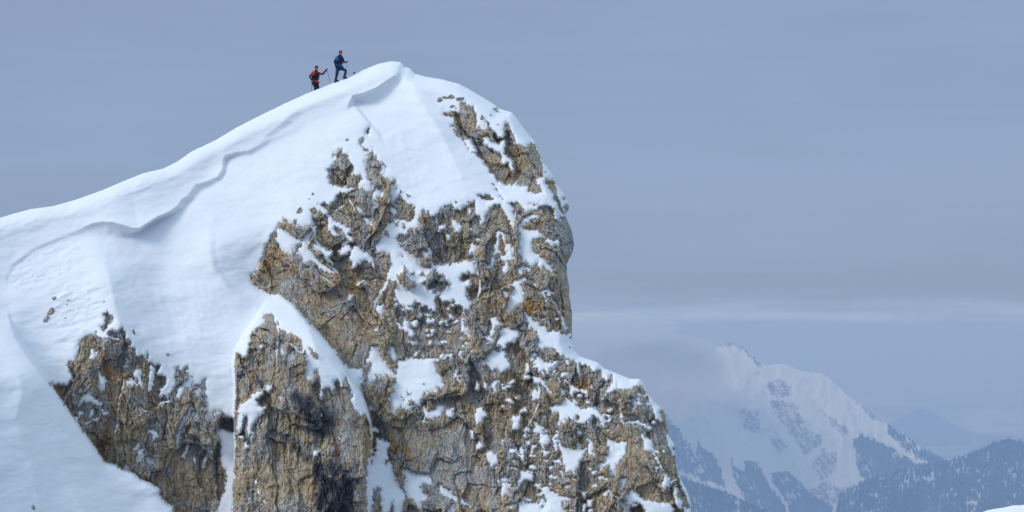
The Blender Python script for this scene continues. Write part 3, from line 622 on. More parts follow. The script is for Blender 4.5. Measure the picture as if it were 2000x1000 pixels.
rock_mat, b = new_mat('limestone')
v = OBJ(); vs_ = OBJ((1, 1, .38)); va = N('ShaderNodeVertexColor'); va.layer_name = 'wear'
sp_ = N('ShaderNodeSeparateColor'); L(va.outputs[0], sp_.inputs[0]); och, drk, gry = sp_.outputs[0], sp_.outputs[1], sp_.outputs[2]
rst = va.outputs[1]
big = NOISE(.55, 4, .6, v); mid = NOISE(2.6, 5, .65, vs_); fin = NOISE(11, 5, .7, vs_)
tan = MIXC(RAMP(mid, (.32, 0.0), (.68, 1.0)), (.305, .236, .147), (.55, .445, .305))
grey = MIXC(RAMP(mid, (.3, 0.0), (.7, 1.0)), (.25, .24, .225), (.50, .475, .435))
c = MIXC(gry, tan, grey)
c = MIXC(och, c, MIXC(mid, (.38, .20, .065), (.52, .33, .14)))
c = MIXC(rst, c, (.24, .065, .035))
c = MIXC(drk, c, MIXC(mid, (.030, .033, .040), (.085, .09, .10)))
# thin dark seams in the stone
vo = N('ShaderNodeTexVoronoi', feature='DISTANCE_TO_EDGE'); vo.inputs['Scale'].default_value = 2.4
wv = N('ShaderNodeVectorMath', operation='ADD'); L(OBJ((1, 1, .42)), wv.inputs[0])
nv = N('ShaderNodeTexNoise'); nv.inputs['Scale'].default_value = 1.6; nv.inputs['Detail'].default_value = 4
sv = N('ShaderNodeVectorMath', operation='SCALE'); L(nv.outputs[1], sv.inputs[0]); sv.inputs['Scale'].default_value = .9; L(sv.outputs[0], wv.inputs[1]); L(wv.outputs[0], vo.inputs[0])
seam = MATH('MULTIPLY', RAMP(vo.outputs[0], (.0, 1.0), (.045, .0)), RAMP(big, (.46, 0.0), (.62, .4)))
c = MIXC(seam, c, (.05, .045, .04))
c2 = N('ShaderNodeMix', data_type='RGBA', blend_type='MULTIPLY'); c2.inputs[0].default_value = 1; L(c, c2.inputs[6])
L(RAMP(fin, (.30, .40), (.5, 1.02), (.70, 1.5)), c2.inputs[7])
L(c2.outputs[2], b.inputs['Base Color'])
b.inputs['Roughness'].default_value = .85; b.inputs['Specular IOR Level'].default_value = .2
BUMP(b, MATH('ADD', fin, MATH('MULTIPLY', mid, .8)), .06, .7)

# ---------------------------------------------------------------- which colour the stone has where
def blobs(L_):
    a = np.zeros((GH, GW))
    for x, y, rx, ry, k in L_:
        a = np.maximum(a, k * np.exp(-(((XX - x) / rx) ** 2 + ((YY - y) / ry) ** 2)))
    return a
n_a = fbm(XX / 46, YY / 70, 301, 4); n_b = fbm(XX / 18, YY / 34, 311, 4); n_c = fbm(XX / 90, YY / 110, 321, 3)
OCH = blobs([(510,512,26,20,.7),(1040,597,20,26,1),(1136,756,20,16,1),(550,500,26,18,.5),(775,882,24,26,.75),(722,830,20,60,.7),(990,430,18,30,.6),(1060,497,14,12,.8),
             (575,874,9,9,1),(512,908,6,14,.9),(1075,955,36,24,.6),(1215,800,16,14,.5),(690,590,14,60,.5),(660,550,10,30,.6),(985,480,18,26,.5),(1200,905,30,24,.35),(205,712,18,28,.7),
             (232,735,20,26,.6),(880,650,30,14,.4),(940,850,14,50,.5),(1010,560,12,40,.6),(205,870,18,30,.5),(605,950,12,40,.4),(985,760,12,50,.5),(560,640,40,26,.3),(1108,770,20,20,.5),(1050,530,18,30,.5)])
OCH = np.clip(OCH * (.75 + .9 * n_b) + np.clip(n_b * 1.1 + n_a * .7 - .40, 0, .7), 0, 1)
DRK = blur(poly_mask(T(400, 750, 4, """650,60 720,50 800,60 850,100 860,190 940,210 1000,270 1030,330 1000,380 960,430 920,440 880,400 840,330 760,270 750,190 700,180 650,110;
850,610 960,590 1040,610 1100,660 1150,720 1180,800 1160,900 1190,1100 870,1100 860,900 870,800 855,700; 540,350 600,370 700,440 760,520 840,610 820,620 740,560 650,460 560,400""")).astype(float), 5)
DRK = np.clip(DRK * (.95 + .5 * n_b) + blobs([(860,498,20,12,.5),(1118,485,10,26,.4),(300,850,14,60,.45),(160,780,30,40,.35),(868,487,12,8,.6),(760,880,10,20,.2)]) * (.6 + n_b) + np.clip(n_b * 1.0 - n_a * .7 - .66, 0, .28), 0, 1)
GRY = blobs([(860,460,80,50,.9),(845,640,80,50,.9),(880,880,80,80,.7),(855,555,24,24,1),(670,330,30,40,.6),(960,270,60,60,.55),(1120,840,60,30,.8),(1050,950,60,60,.5),(1110,460,40,60,.6),
             (250,660,60,40,.7),(330,800,30,100,.6),(540,650,40,50,.5),(690,820,40,160,.8),(500,840,40,50,.5),(1150,700,50,30,.6),(1230,790,50,30,.7),(780,330,40,60,.6),(820,500,50,30,.7),(980,400,14,14,1),(400,880,40,80,.5)])
GRY = np.clip(GRY * (.8 + .7 * n_a) + np.clip(.47 + 1.5 * n_a + .7 * n_c, 0, .95) - .5 * blobs([(660,650,70,70,1),(610,940,40,40,1),(235,765,30,24,1),(600,850,12,50,.8),(345,920,36,36,.8),(1260,960,50,40,.7)]), 0, 1)
RST = np.clip(blobs([(662,884,14,12,1),(655,870,4,14,.8),(988,580,5,16,.9),(993,612,9,9,.8),(1222,875,6,16,.5),(1108,690,8,6,.3),(790,915,14,6,.4)]) * (.45 + 1.6 * n_b) , 0, .75)
WEAR = np.stack([OCH, DRK, GRY, RST], -1)
# ================================================================= the mountain
gap = SNOWY - ROCKY                                               # > 0: rock stands out of the snow
def grow(m, k): return capped_dist(m, k + 1) <= k
rock_sel = grow(gap > -.04, 3) & ~(fore_sd > 6)
snow_sel = grow(gap < .04, 4)

# bodies of rock
KIND = np.zeros((GH, GW), np.int8)
KIND[poly_mask(T(0, 0, 1, '845,150 1140,150 1140,398 1090,425 1060,385 1000,372 960,352 930,320 880,275'))] = 1
KIND[pin_m] = 2
KIND[poly_mask(T(0, 0, 1, '-90,560 300,560 420,700 445,790 470,800 462,1100 -90,1100')) & ~pin_m] = 3
isl = poly_mask(ISLANDS) & ~pin_m
KIND[grow(isl, 4) & (KIND == 0)] = 4
top = poly_mask(T(0, 0, 1, '630,260 760,225 775,360 700,372 630,380'))
KIND[top & (KIND == 0)] = 5

co, q, qy, qx, rim, gdir, st = relief(ROCKY, rock_sel, 1)
iy = np.clip(qy, 0, GH - 1); ix = np.clip(qx, 0, GW - 1)
kq = KIND[iy, ix]
wear = WEAR.reshape(-1, 4)
krim = KIND[rim[:, 2], rim[:, 3]]
def rock_body(name, k, parent=None):
    f = q[kq == k]; r = rim[krim == k]
    c2, w2 = co, wear
    if len(r):
        c2, fs = rim_back(co, r, gdir); f = np.concatenate([f] + fs)
        ids = np.unique(r[:, :2]); w2 = np.concatenate([wear] + [wear[ids]] * 4)
    c3, f3, w3 = compact(c2, f, w2)
    return mesh_np(name, c3, f3, rock_mat, parent, smooth=False, cols=w3)
cliff = tag(rock_body('cliff', 0), 'large snow-streaked tan and grey limestone face below the summit', 'cliff')
crag = tag(rock_body('rock_crag', 1), 'jagged brown crag under the right shoulder of the summit', 'crag')
pin = tag(rock_body('rock_pinnacle', 2), 'standing rock pillar with black stains in front of the main face', 'rock pinnacle')
outcrop = tag(rock_body('rock_outcrop', 3), 'ribbed rock outcrop at lower left behind the near snow slope', 'rock outcrop')
rib = tag(rock_body('rock_crag', 5), 'narrow broken rock rib topping the face below the cornice notch', 'crag')
# knobs of the face standing in its snow
def components(m):
    lab = np.where(m, np.arange(m.size).reshape(m.shape) + 1, 0)
    for it in range(3000):
        o = lab
        n = lab.copy()
        n[1:] = np.maximum(n[1:], lab[:-1]); n[:-1] = np.maximum(n[:-1], lab[1:])
        n[:, 1:] = np.maximum(n[:, 1:], lab[:, :-1]); n[:, :-1] = np.maximum(n[:, :-1], lab[:, 1:])
        n = np.where(m, n, 0)
        if (n == o).all(): break
        # jump: every cell takes the label its own label has reached
        flat = np.concatenate([[0], n.ravel()]); n = np.where(m, np.maximum(n, flat[n]), 0)
        lab = n
    return lab
kl = components(KIND == 4)
ids4 = kl[iy, ix]
for u in np.unique(ids4[kq == 4]):
    f = q[(kq == 4) & (ids4 == u)]
    if len(f) < 30: continue
    c3, f3, w3 = compact(co, f, wear)
    mesh_np('rock_knob', c3, f3, rock_mat, cliff, smooth=False, cols=w3)

# snow: the slope that hangs together, the near slope, and the patches lying on each body of rock
SV = gap < 0
lab = components((SV & in_out)[::2, ::2])
lab = np.repeat(np.repeat(lab, 2, 0), 2, 1)[:GH, :GW]
lab = np.where(SV, lab, 0)
for k in range(9):                                                # patches keep their buried hems
    n = lab.copy()
    for ax, sh in ((0, 1), (0, -1), (1, 1), (1, -1)): n = np.where(n == 0, np.roll(lab, sh, ax), n)
    lab = n
cap = poly_mask(T(0, 0, 1, '455,720 460,680 500,590 535,570 575,572 640,640 690,720 725,800 725,860 700,800 640,770 600,740')) & pin_m
ids, cnt = np.unique(lab, return_counts=True)
main_id = ids[1:][np.argmax(cnt[1:])]
SK = np.where(lab == main_id, 1, 0).astype(np.int32)
SK[(fore_sd > -1.5)] = 2
small = [u for u, c_ in sorted(zip(ids[1:], cnt[1:]), key=lambda t: -t[1]) if u != main_id]
order = {u: 10 + k for k, u in enumerate(small)}
lut_ids = np.searchsorted(ids, lab)
lut = np.array([0 if u == 0 else 1 if u == main_id else order[u] for u in ids])
SK = np.where(fore_sd > -1.5, 2, lut[lut_ids])
SST = 2
sco, sq, sqy, sqx, srim, sgdir, _ = relief(SNOWY, snow_sel, SST)
skq = SK[np.clip(sqy + 1, 0, GH - 1), np.clip(sqx + 1, 0, GW - 1)]
skr = SK[srim[:, 2] * SST, srim[:, 3] * SST]
def snow_body(name, keys, parent=None):
    f = sq[np.isin(skq, keys)]; r = srim[np.isin(skr, keys)]
    if len(f) == 0: return None
    c2 = sco
    if len(r):
        c2, fs = rim_back(sco, r, sgdir); f = np.concatenate([f] + fs)
    if parent is None:                                            # beyond the drawn sheet the slope runs on to the left
        nr = len(np.arange(0, GH, SST)); ncol = len(np.arange(0, GW, SST))
        rows = np.unique(f[(f < nr * ncol).all(1) & (f % ncol == 0).any(1)] // ncol)
        rows = np.array([r_ for r_ in rows if (f[:len(sq)] == r_ * ncol).any()])
        prev = rows * ncol; ext = []; nb = len(c2)
        for k in range(1, 9):
            p = c2[rows * ncol] + np.array([-1.6 * k, .25 * k, -.5 * k - .04 * k * k]) + np.stack([0 * rows, .25 * noise(rows / 30.0 + 5 * k, rows * 0 + k * .6, 61), 0 * rows], -1)
            ext.append(p); now = nb + (k - 1) * len(rows) + np.arange(len(rows))
            f = np.concatenate([f, np.stack([now[:-1], now[1:], prev[1:], prev[:-1]], -1)]); prev = now
        bk = c2[rows[:1] * ncol] + np.array([[-6.0, 9.0, -6.0]])
        c2 = np.concatenate([c2] + ext)
    c3, f3, _ = compact(c2, f)
    return mesh_np(name, c3, f3, snow_mat, parent)
slope = tag(snow_body('snow_slope', [1]), 'windswept corniced snow slope rising to the summit', None, None, 'structure')
fore = tag(snow_body('near_snow_slope', [2]), 'smooth steep snow slope across the lower left corner', None, None, 'structure')
body_of = {0: cliff, 1: crag, 2: pin, 3: outcrop, 4: cliff, 5: rib}
KB = np.where(pin_sd > 0, 2, KIND)
left = {}
count = {}
for u in small:
    k = order[u]
    m = SK == k
    if not m.any(): continue
    yy_, xx_ = np.nonzero(m); j = len(yy_) // 2
    host = int(KB[yy_[j], xx_[j]])
    if order[u] - 10 < 230 and len(yy_) > 60:
        snow_body('snow_patch', [k], body_of[host])
    else: left.setdefault(host if host != 4 else 0, []).append(k)
for h, ks in left.items():
    o = snow_body('snow_fleck', ks, body_of[h])
    if o: o['kind'] = 'stuff'
# ================================================================= the far country
def simple(name, col, rough=.8, spec=.2):
    m, b = new_mat(name); b.inputs['Base Color'].default_value = (*col, 1); b.inputs['Roughness'].default_value = rough
    b.inputs['Specular IOR Level'].default_value = spec
    return m
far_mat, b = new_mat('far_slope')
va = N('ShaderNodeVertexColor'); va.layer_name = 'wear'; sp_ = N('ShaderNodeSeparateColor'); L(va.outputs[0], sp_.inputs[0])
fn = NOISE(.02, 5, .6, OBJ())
snowc = MIXC(fn, (.52, .56, .62), (.63, .67, .72))  # far snow's colour is darkened to stand in for shade under cloud
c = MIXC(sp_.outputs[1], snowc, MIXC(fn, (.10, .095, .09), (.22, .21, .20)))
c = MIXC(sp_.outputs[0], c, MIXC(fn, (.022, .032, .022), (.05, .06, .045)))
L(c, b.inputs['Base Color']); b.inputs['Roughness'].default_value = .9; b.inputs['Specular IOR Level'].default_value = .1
tree_mat = simple('conifer', (.02, .032, .022), .95, .05)

def far_body(name, sky_line, py1, dist, step, fall, forest, stone, seed, spurs, rough_amp, streak=0.0):
    """a mountain side: sky_line = crest on the sheet, falling towards the viewer; forest / stone = traced patches"""
    xs = np.arange(sky_line[0][0], sky_line[-1][0] + .1, step); ny = int((py1 - 640) / step)
    top_ = np.interp(xs, [p[0] for p in sky_line], [p[1] for p in sky_line])
    top_ += .9 * noise(xs / 11, xs * 0 + seed, seed) + .35 * noise(xs / 4, xs * 0 + seed, seed + 1)
    v = np.linspace(0, 1, ny) ** 1.15
    X = np.repeat(xs[None], ny, 0); Y = top_[None] + v[:, None] * (py1 - top_[None])
    mpu = dist / FOC
    drop = (Y - top_[None]) * mpu
    hh = (Y - top_.min()) * mpu
    D = dist - fall * hh
    dx, dy = spurs                                                # spurs and gullies run down the face
    u = (X - (Y - 660) * dx) ; 
    D -= rough_amp * (1 - 2 * np.abs(fbm(u / 85, Y / 240, seed + 3, 2, .38))) * np.clip(drop / 260, 0.03, 1)
    D -= .22 * rough_amp * fbm(X / 20, Y / 26, seed + 8, 3)
    P = at(X, Y, D)
    cols = np.zeros(X.shape + (4,)); cols[..., 3] = 1
    def inside(polys):
        m = np.zeros(X.shape, bool)
        for Q in polys:
            c_ = np.zeros(X.shape, bool)
            for i in range(len(Q)):
                (x1, y1), (x2, y2) = Q[i], Q[(i + 1) % len(Q)]
                if y1 == y2: continue
                k = (y1 > wy) != (y2 > wy)
                c_ ^= k & (wx < (x2 - x1) * (wy - y1) / (y2 - y1) + x1)
            m |= c_
        return m
    wx = X + 3.5 * fbm(X / 9, Y / 12, seed + 12, 3); wy = Y + 5 * fbm(X / 8, Y / 11, seed + 14, 3)
    F = inside(forest).astype(float); R = inside(stone).astype(float)
    R *= np.clip(.70 + .9 * fbm((X * .85 - Y * .52) / 6, (X * .52 + Y * .85) / 30, seed + 20, 3) + 1.3 * fbm((X + .4 * Y) / 9, (Y - .35 * X) / 2.8, seed + 21, 3), 0, 1)
    R = np.maximum(R, np.clip(1.9 * fbm(X / 6, Y / 2.6, seed + 24, 2) - 1.3, 0, .8) * (F < .5))
    cut = .75 * fbm(u / 5, Y / 16, seed + 30, 4, .6) + .5 * noise(u / 40, Y / 60, seed + 33)
    F *= 1 - np.clip((cut - (.37 - streak)) * 5, 0, .95)
    cols[..., 0] = F; cols[..., 1] = R
    # a far side
    back = P[0].copy(); back[:, 1] += 1500; back[:, 2] -= 1100
    co_ = np.concatenate([P.reshape(-1, 3), back]); cc = np.concatenate([cols.reshape(-1, 4), cols[0]])
    nx_ = len(xs); vid = np.arange(ny * nx_).reshape(ny, nx_)
    q_ = np.stack([vid[:-1, :-1], vid[1:, :-1], vid[1:, 1:], vid[:-1, 1:]], -1).reshape(-1, 4)
    bk = ny * nx_ + np.arange(nx_)
    q_ = np.concatenate([q_, np.stack([bk[:-1], vid[0, :-1], vid[0, 1:], bk[1:]], -1)])
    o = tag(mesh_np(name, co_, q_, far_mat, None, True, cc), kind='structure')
    return o, P, F

def trees_on(P, F, n, h, seed):
    r = np.random.RandomState(seed)
    i, j = np.nonzero(F > .35)
    k = r.randint(0, len(i), n)
    p = P[i[k], j[k]] + r.uniform(-6, 6, (n, 3)) * (1, 1, 0)
    hh = h * r.uniform(.55, 1.25, n); w = hh * r.uniform(.16, .24, n)
    a = np.arange(5) * 2 * np.pi / 5
    ring = np.stack([np.cos(a), np.sin(a), a * 0], -1)[None] * w[:, None, None]
    base = p[:, None] + ring - np.array([0, 0, 2.0]); tip = p + np.stack([hh * 0, hh * 0, hh], -1)
    co_ = np.concatenate([base, tip[:, None]], 1).reshape(-1, 3)
    f = np.array([[q_, (q_ + 1) % 5, 5] for q_ in range(5)])
    return co_, (f[None] + 6 * np.arange(n)[:, None, None]).reshape(-1, 3)

K = lambda t: T(1200, 600, 2.5, t)
peak_line = T(0, 0, 1, """780,1040 960,965 1080,905 1150,860 1230,800 1300,752 1345,725 1378,704 1395,690 1398,676 1408,670 1420,668 1436,670 1446,674 1456,682 1468,690 1480,702 1492,712 1500,714 1515,711 1530,710
1545,716 1565,724 1590,728 1603,729 1618,738 1632,750 1650,768 1672,784 1700,804 1730,826 1757,846 1790,868 1822,886 1850,902 1890,925 1960,955 2100,1000 2200,1030""")[0]
forestP = K("""-1100,560 -300,500 100,560 260,600 240,1300 -1100,1300; 250,520 270,545 300,580 315,600 350,640 375,690 400,760 402,650 430,680 470,720 500,740 525,800 535,860 545,890 490,850 430,850 400,830 330,800 240,780;
300,815 420,865 520,900 640,955 700,1010 760,1300 200,1300 200,800; 570,740 600,785 635,795 640,740 690,760 720,800 760,880 800,920 830,960 900,1300 700,1300 660,960 640,930 590,850 570,800;
760,810 850,800 900,850 950,900 1000,930 1060,970 1065,1020 1090,1300 900,1300 850,960 790,880; 1165,640 1200,630 1250,640 1310,665 1400,715 1480,765 1640,750 1800,780 1800,1300 1330,1300 1310,1000 1270,900 1220,840 1180,760;
1120,960 1210,940 1230,1000 1240,1300 1100,1300; 1330,560 1400,600 1480,660 1560,700 1660,740 1560,770 1480,740 1400,680 1340,620""")
stoneP = K("""745,375 800,345 860,385 865,430 800,440 760,420; 755,460 800,450 900,480 885,510 945,560 900,580 1025,640 1000,680 930,720 880,650 830,580 790,520;
960,770 1020,690 1080,720 1090,770 1060,830 1010,840; 760,640 830,650 845,690 800,705; 980,490 1040,520 1100,570 1150,610 1120,620 1060,570; 495,190 520,170 600,170 640,200 690,250 735,300 700,290 650,230 600,195 530,190;
605,500 700,510 720,620 640,600; 690,310 715,330 690,335; 930,900 1040,850 1120,900 1150,960 1060,960; 1150,425 1260,520 1340,570 1240,530; 1080,880 1180,880 1250,930 1120,930""")
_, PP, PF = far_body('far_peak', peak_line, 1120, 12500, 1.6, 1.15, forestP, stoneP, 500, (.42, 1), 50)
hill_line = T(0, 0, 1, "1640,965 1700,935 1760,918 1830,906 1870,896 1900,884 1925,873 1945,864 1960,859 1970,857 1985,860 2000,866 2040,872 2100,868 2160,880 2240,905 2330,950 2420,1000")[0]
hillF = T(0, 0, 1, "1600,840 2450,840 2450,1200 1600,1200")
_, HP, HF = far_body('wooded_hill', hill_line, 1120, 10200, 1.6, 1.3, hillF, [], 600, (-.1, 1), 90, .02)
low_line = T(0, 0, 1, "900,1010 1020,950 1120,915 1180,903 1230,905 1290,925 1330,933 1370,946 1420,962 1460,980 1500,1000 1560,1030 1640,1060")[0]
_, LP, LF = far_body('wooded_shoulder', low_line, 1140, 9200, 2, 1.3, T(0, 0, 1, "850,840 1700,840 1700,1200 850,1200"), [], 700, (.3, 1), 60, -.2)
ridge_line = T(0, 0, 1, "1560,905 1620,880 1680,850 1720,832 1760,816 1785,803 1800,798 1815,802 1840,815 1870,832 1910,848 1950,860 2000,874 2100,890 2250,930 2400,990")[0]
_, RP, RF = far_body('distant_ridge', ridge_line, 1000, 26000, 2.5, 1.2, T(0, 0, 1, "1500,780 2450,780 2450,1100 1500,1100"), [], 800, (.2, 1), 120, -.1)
tc_, tf_, off = [], [], 0
for P_, F_, n_, s_ in ((PP, PF, 12000, 1), (HP, HF, 13000, 2), (LP, LF, 5000, 3)):
    a_, f_ = trees_on(P_, F_, n_, 17, s_); tc_.append(a_); tf_.append(f_ + off); off += len(a_)
tag(mesh_np('forest', np.concatenate(tc_), np.concatenate(tf_), tree_mat, None, False), kind='stuff')

# the valley floor, out to the horizon
plain_mat, b = new_mat('valley')
v = OBJ((1, 1, 1))
c = MIXC(RAMP(NOISE(.00035, 6, .6, v), (.45, 0.0), (.55, 1.0)), (.03, .04, .03), MIXC(NOISE(.0012, 4, .6, v), (.30, .33, .30), (.62, .64, .66)))
L(c, b.inputs['Base Color']); b.inputs['Roughness'].default_value = .9
R_ = 70000.0
n_ = 60
gxv, gyv = np.meshgrid(np.linspace(-R_, R_, n_), np.linspace(-R_, R_, n_))
zz = -1400 + 60 * noise(gxv / 9000, gyv / 9000, 900) + 40 * noise(gxv / 4000, gyv / 4000, 901)
vid = np.arange(n_ * n_).reshape(n_, n_)
tag(mesh_np('ground', np.stack([gxv, gyv, zz], -1).reshape(-1, 3), np.stack([vid[:-1, :-1], vid[:-1, 1:], vid[1:, 1:], vid[1:, :-1]], -1).reshape(-1, 4), plain_mat), kind='structure')

# the air: one closed box of even haze
def box_mesh(name, lo, hi, mat):
    co_ = np.array([[x, y, z] for z in (lo[2], hi[2]) for y in (lo[1], hi[1]) for x in (lo[0], hi[0])], float)
    f = np.array([[0, 2, 3, 1], [4, 5, 7, 6], [0, 1, 5, 4], [2, 6, 7, 3], [0, 4, 6, 2], [1, 3, 7, 5]])
    return mesh_np(name, co_, f, mat, None, False)
def volume(name, density, col, absb=(1, 1, 1), ani=0.0):
    m = bpy.data.materials.new(name); m.use_nodes = True; t = m.node_tree; t.nodes.clear()
    p = t.nodes.new('ShaderNodeVolumePrincipled'); o = t.nodes.new('ShaderNodeOutputMaterial')
    p.inputs['Color'].default_value = (*col, 1); p.inputs['Density'].default_value = density; p.inputs['Absorption Color'].default_value = (*absb, 1)
    p.inputs['Anisotropy'].default_value = ani
    t.links.new(p.outputs[0], o.inputs['Volume']); return m
haze_mat = volume('haze', *HAZE)
zmin = float(zz.min())
tag(box_mesh('haze', (-R_ - 10, -R_ - 10, zmin - 1), (R_ + 10, R_ + 10, 24.0), haze_mat), kind='stuff')
# fog hanging on the left flank of the far peak
fog_mat = volume('fog', *FOG)
bm = bmesh.new(); bmesh.ops.create_icosphere(bm, subdivisions=4, radius=1.0)
P_ = np.array([v.co[:] for v in bm.verts]); f_ = np.array([[v.index for v in f.verts] for f in bm.faces]); bm.free()
for px_, py_, Y_, rx, ry, rz in FOGS:
    c_ = at(np.array(px_), np.array(py_), np.array(Y_))
    d_ = 1 + .22 * fbm(P_[:, 0] * 1.6 + px_, P_[:, 2] * 1.6 + P_[:, 1], 950, 3)
    tag(mesh_np('fog_bank', c_ + P_ * d_[:, None] * (rx, ry, rz), f_, fog_mat), kind='stuff')

# a snow mound nearer by, its top just showing
mx, mz = np.meshgrid(np.linspace(-6, 6, 60), np.linspace(0, 1, 30))
mY = 78.0
X_ = (1998 - 1000) / FOC * mY + mx
top_z = (HOR - 986) / FOC * mY - .09 * (mx - .25) ** 2 + .05 * noise(mx * 2, mx * 0, 41)
Pm = np.stack([X_, mY - 3.0 * mz ** 1.3 - .4 * mz, top_z - 4.5 * mz ** 1.6], -1)
bk_ = np.stack([X_[0], mY + 4 + 0 * mx[0], top_z[0] - 3], -1)
vid = np.arange(Pm[..., 0].size).reshape(mx.shape)
q_ = np.stack([vid[:-1, :-1], vid[1:, :-1], vid[1:, 1:], vid[:-1, 1:]], -1).reshape(-1, 4)
b0 = vid.size + np.arange(60)
q_ = np.concatenate([q_, np.stack([b0[:-1], vid[0, :-1], vid[0, 1:], b0[1:]], -1)])
tag(mesh_np('snow_mound', np.concatenate([Pm.reshape(-1, 3), bk_]), q_, snow_mat), kind='structure')
# ================================================================= stones standing in the snow
bm = bmesh.new(); bmesh.ops.create_icosphere(bm, subdivisions=3, radius=1.0)
IP = np.array([v.co[:] for v in bm.verts]); IF = np.array([[v.index for v in f.verts] for f in bm.faces]); bm.free()
for i, (sx, sy, a, b_, lean, lab_) in enumerate(STONES):
    Y_ = samp(SNOWY, sx, sy) + .02
    k = Y_ / FOC
    d_ = 1 + .34 * fbm(IP[:, 0] * 1.1 + i * 3.1, IP[:, 2] * 1.1 + IP[:, 1] * .8, 40 + i, 3)
    cc_, ox_, oy_, e_ = cells(IP[:, 0] * 1.3 + i, IP[:, 2] * 1.3 + .7 * IP[:, 1], 70 + i)
    d_ *= .82 + .36 * cc_[:, 0]
    p = IP * d_[:, None]
    x_, z_ = p[:, 0] * a, p[:, 2] * b_
    P_ = np.stack([(x_ + lean * z_) * k, p[:, 1] * .55 * min(a, b_) * k, z_ * k], -1)
    w_ = np.zeros((len(IP), 4)); w_[:, 2] = np.clip(.55 + .6 * noise(IP[:, 0] * 2 + i, IP[:, 2] * 2, 5), 0, 1); w_[:, 1] = .25 * (cc_[:, 1] > .5) + .1
    o = mesh_np('stone', P_, IF, rock_mat, None, False, w_)
    o.location = at(np.array(sx), np.array(sy), np.array(Y_))
    tag(o, lab_[0], 'stone', 'stones standing in the snow')
    if (sx, sy) == (692, 143): w_[:, 1] = .8; o.data.color_attributes['wear'].data.foreach_set('color', w_.astype(np.float32).ravel())

# ================================================================= two mountaineers on the crest
def skin_mesh(name, chains, mats, parent, level=2, matf=None, root=0):
    """chains: lists of (x, y, z, r); first point of a chain joins an earlier point lying at the same place"""
    bm = bmesh.new(); key = {}; rad = []
    for ch in chains:
        prev = None
        for x, y, z, r in ch:
            kk = (round(x, 3), round(y, 3), round(z, 3))
            if kk not in key: key[kk] = bm.verts.new((x, y, z)); rad.append(r)
            vv = key[kk]
            if prev is not None and prev is not vv and bm.edges.get((prev, vv)) is None: bm.edges.new((prev, vv))
            prev = vv
    me = bpy.data.meshes.new('tmp'); bm.to_mesh(me); bm.free()
    o = bpy.data.objects.new('tmp', me); COL.objects.link(o)
    m1 = o.modifiers.new('s', 'SKIN'); m1.use_smooth_shade = True
    m2 = o.modifiers.new('d', 'SUBSURF'); m2.levels = level; m2.render_levels = level
    for i, r in enumerate(rad):
        d = me.skin_vertices[0].data[i]; d.radius = r if isinstance(r, tuple) else (r, r); d.use_root = (i == root)
    dg = bpy.context.evaluated_depsgraph_get(); dg.update()
    ev = bpy.data.meshes.new_from_object(o.evaluated_get(dg)); ev.name = name
    bpy.data.objects.remove(o)
    ev.materials.clear()
    for m in mats: ev.materials.append(m)
    for f in ev.polygons:
        f.use_smooth = True
        if matf: f.material_index = matf(f.center)
    r_ = bpy.data.objects.new(name, ev); COL.objects.link(r_); r_.parent = parent
    return r_
def ball(name, c, r, mat, parent, rot=None, sub=3, f=None):
    bm = bmesh.new(); bmesh.ops.create_icosphere(bm, subdivisions=sub, radius=1.0)
    for v in bm.verts:
        p = Vector((v.co.x * r[0], v.co.y * r[1], v.co.z * r[2]))
        if f: p = f(p)
        if rot is not None: p = rot @ p
        v.co = p + Vector(c)
    me = bpy.data.meshes.new(name); bm.to_mesh(me); bm.free(); me.materials.append(mat)
    for q in me.polygons: q.use_smooth = True
    o = bpy.data.objects.new(name, me); COL.objects.link(o)
    if parent: o.parent = parent
    return o
def rod(name, pts, mat, parent, seg=10):
    """pts: list of (Vector, radius)"""
    bm = bmesh.new(); rings = []
    for i, (p, r) in enumerate(pts):
        a = pts[max(i - 1, 0)][0]; c = pts[min(i + 1, len(pts) - 1)][0]
        d = (c - a).normalized(); u = d.orthogonal().normalized(); w = d.cross(u)
        rings.append([bm.verts.new(p + u * r * math.cos(2 * math.pi * k / seg) + w * r * math.sin(2 * math.pi * k / seg)) for k in range(seg)])
    for A, B in zip(rings, rings[1:]):
        for k in range(seg): bm.faces.new((A[k], A[(k + 1) % seg], B[(k + 1) % seg], B[k]))
    bm.faces.new(rings[0][::-1]); bm.faces.new(rings[-1])
    me = bpy.data.meshes.new(name); bm.to_mesh(me); bm.free(); me.materials.append(mat)
    for q in me.polygons: q.use_smooth = len(q.vertices) == 4
    o = bpy.data.objects.new(name, me); COL.objects.link(o)
    if parent: o.parent = parent
    return o
skin = simple('skin', (.50, .29, .21), .5, .3); black = simple('black_cloth', (.012, .012, .015), .8); navy = simple('navy_cloth', (.012, .018, .05), .75)
blue = simple('blue_cloth', (.025, .16, .52), .7); blue2 = simple('royal_blue_cloth', (.02, .07, .30), .7); red = simple('red_cloth', (.55, .028, .018), .7)
crim = simple('crimson_knit', (.34, .012, .035), .9); maroon = simple('maroon_knit', (.12, .01, .018), .9); hairm = simple('hair', (.03, .018, .01), .7)
alu = simple('pole_metal', (.16, .18, .22), .4, .5); yel = simple('yellow_trim', (.55, .42, .05), .7); eye_m = simple('eye', (.02, .015, .012), .2, .5); boot_m = simple('boot', (.02, .022, .03), .5)

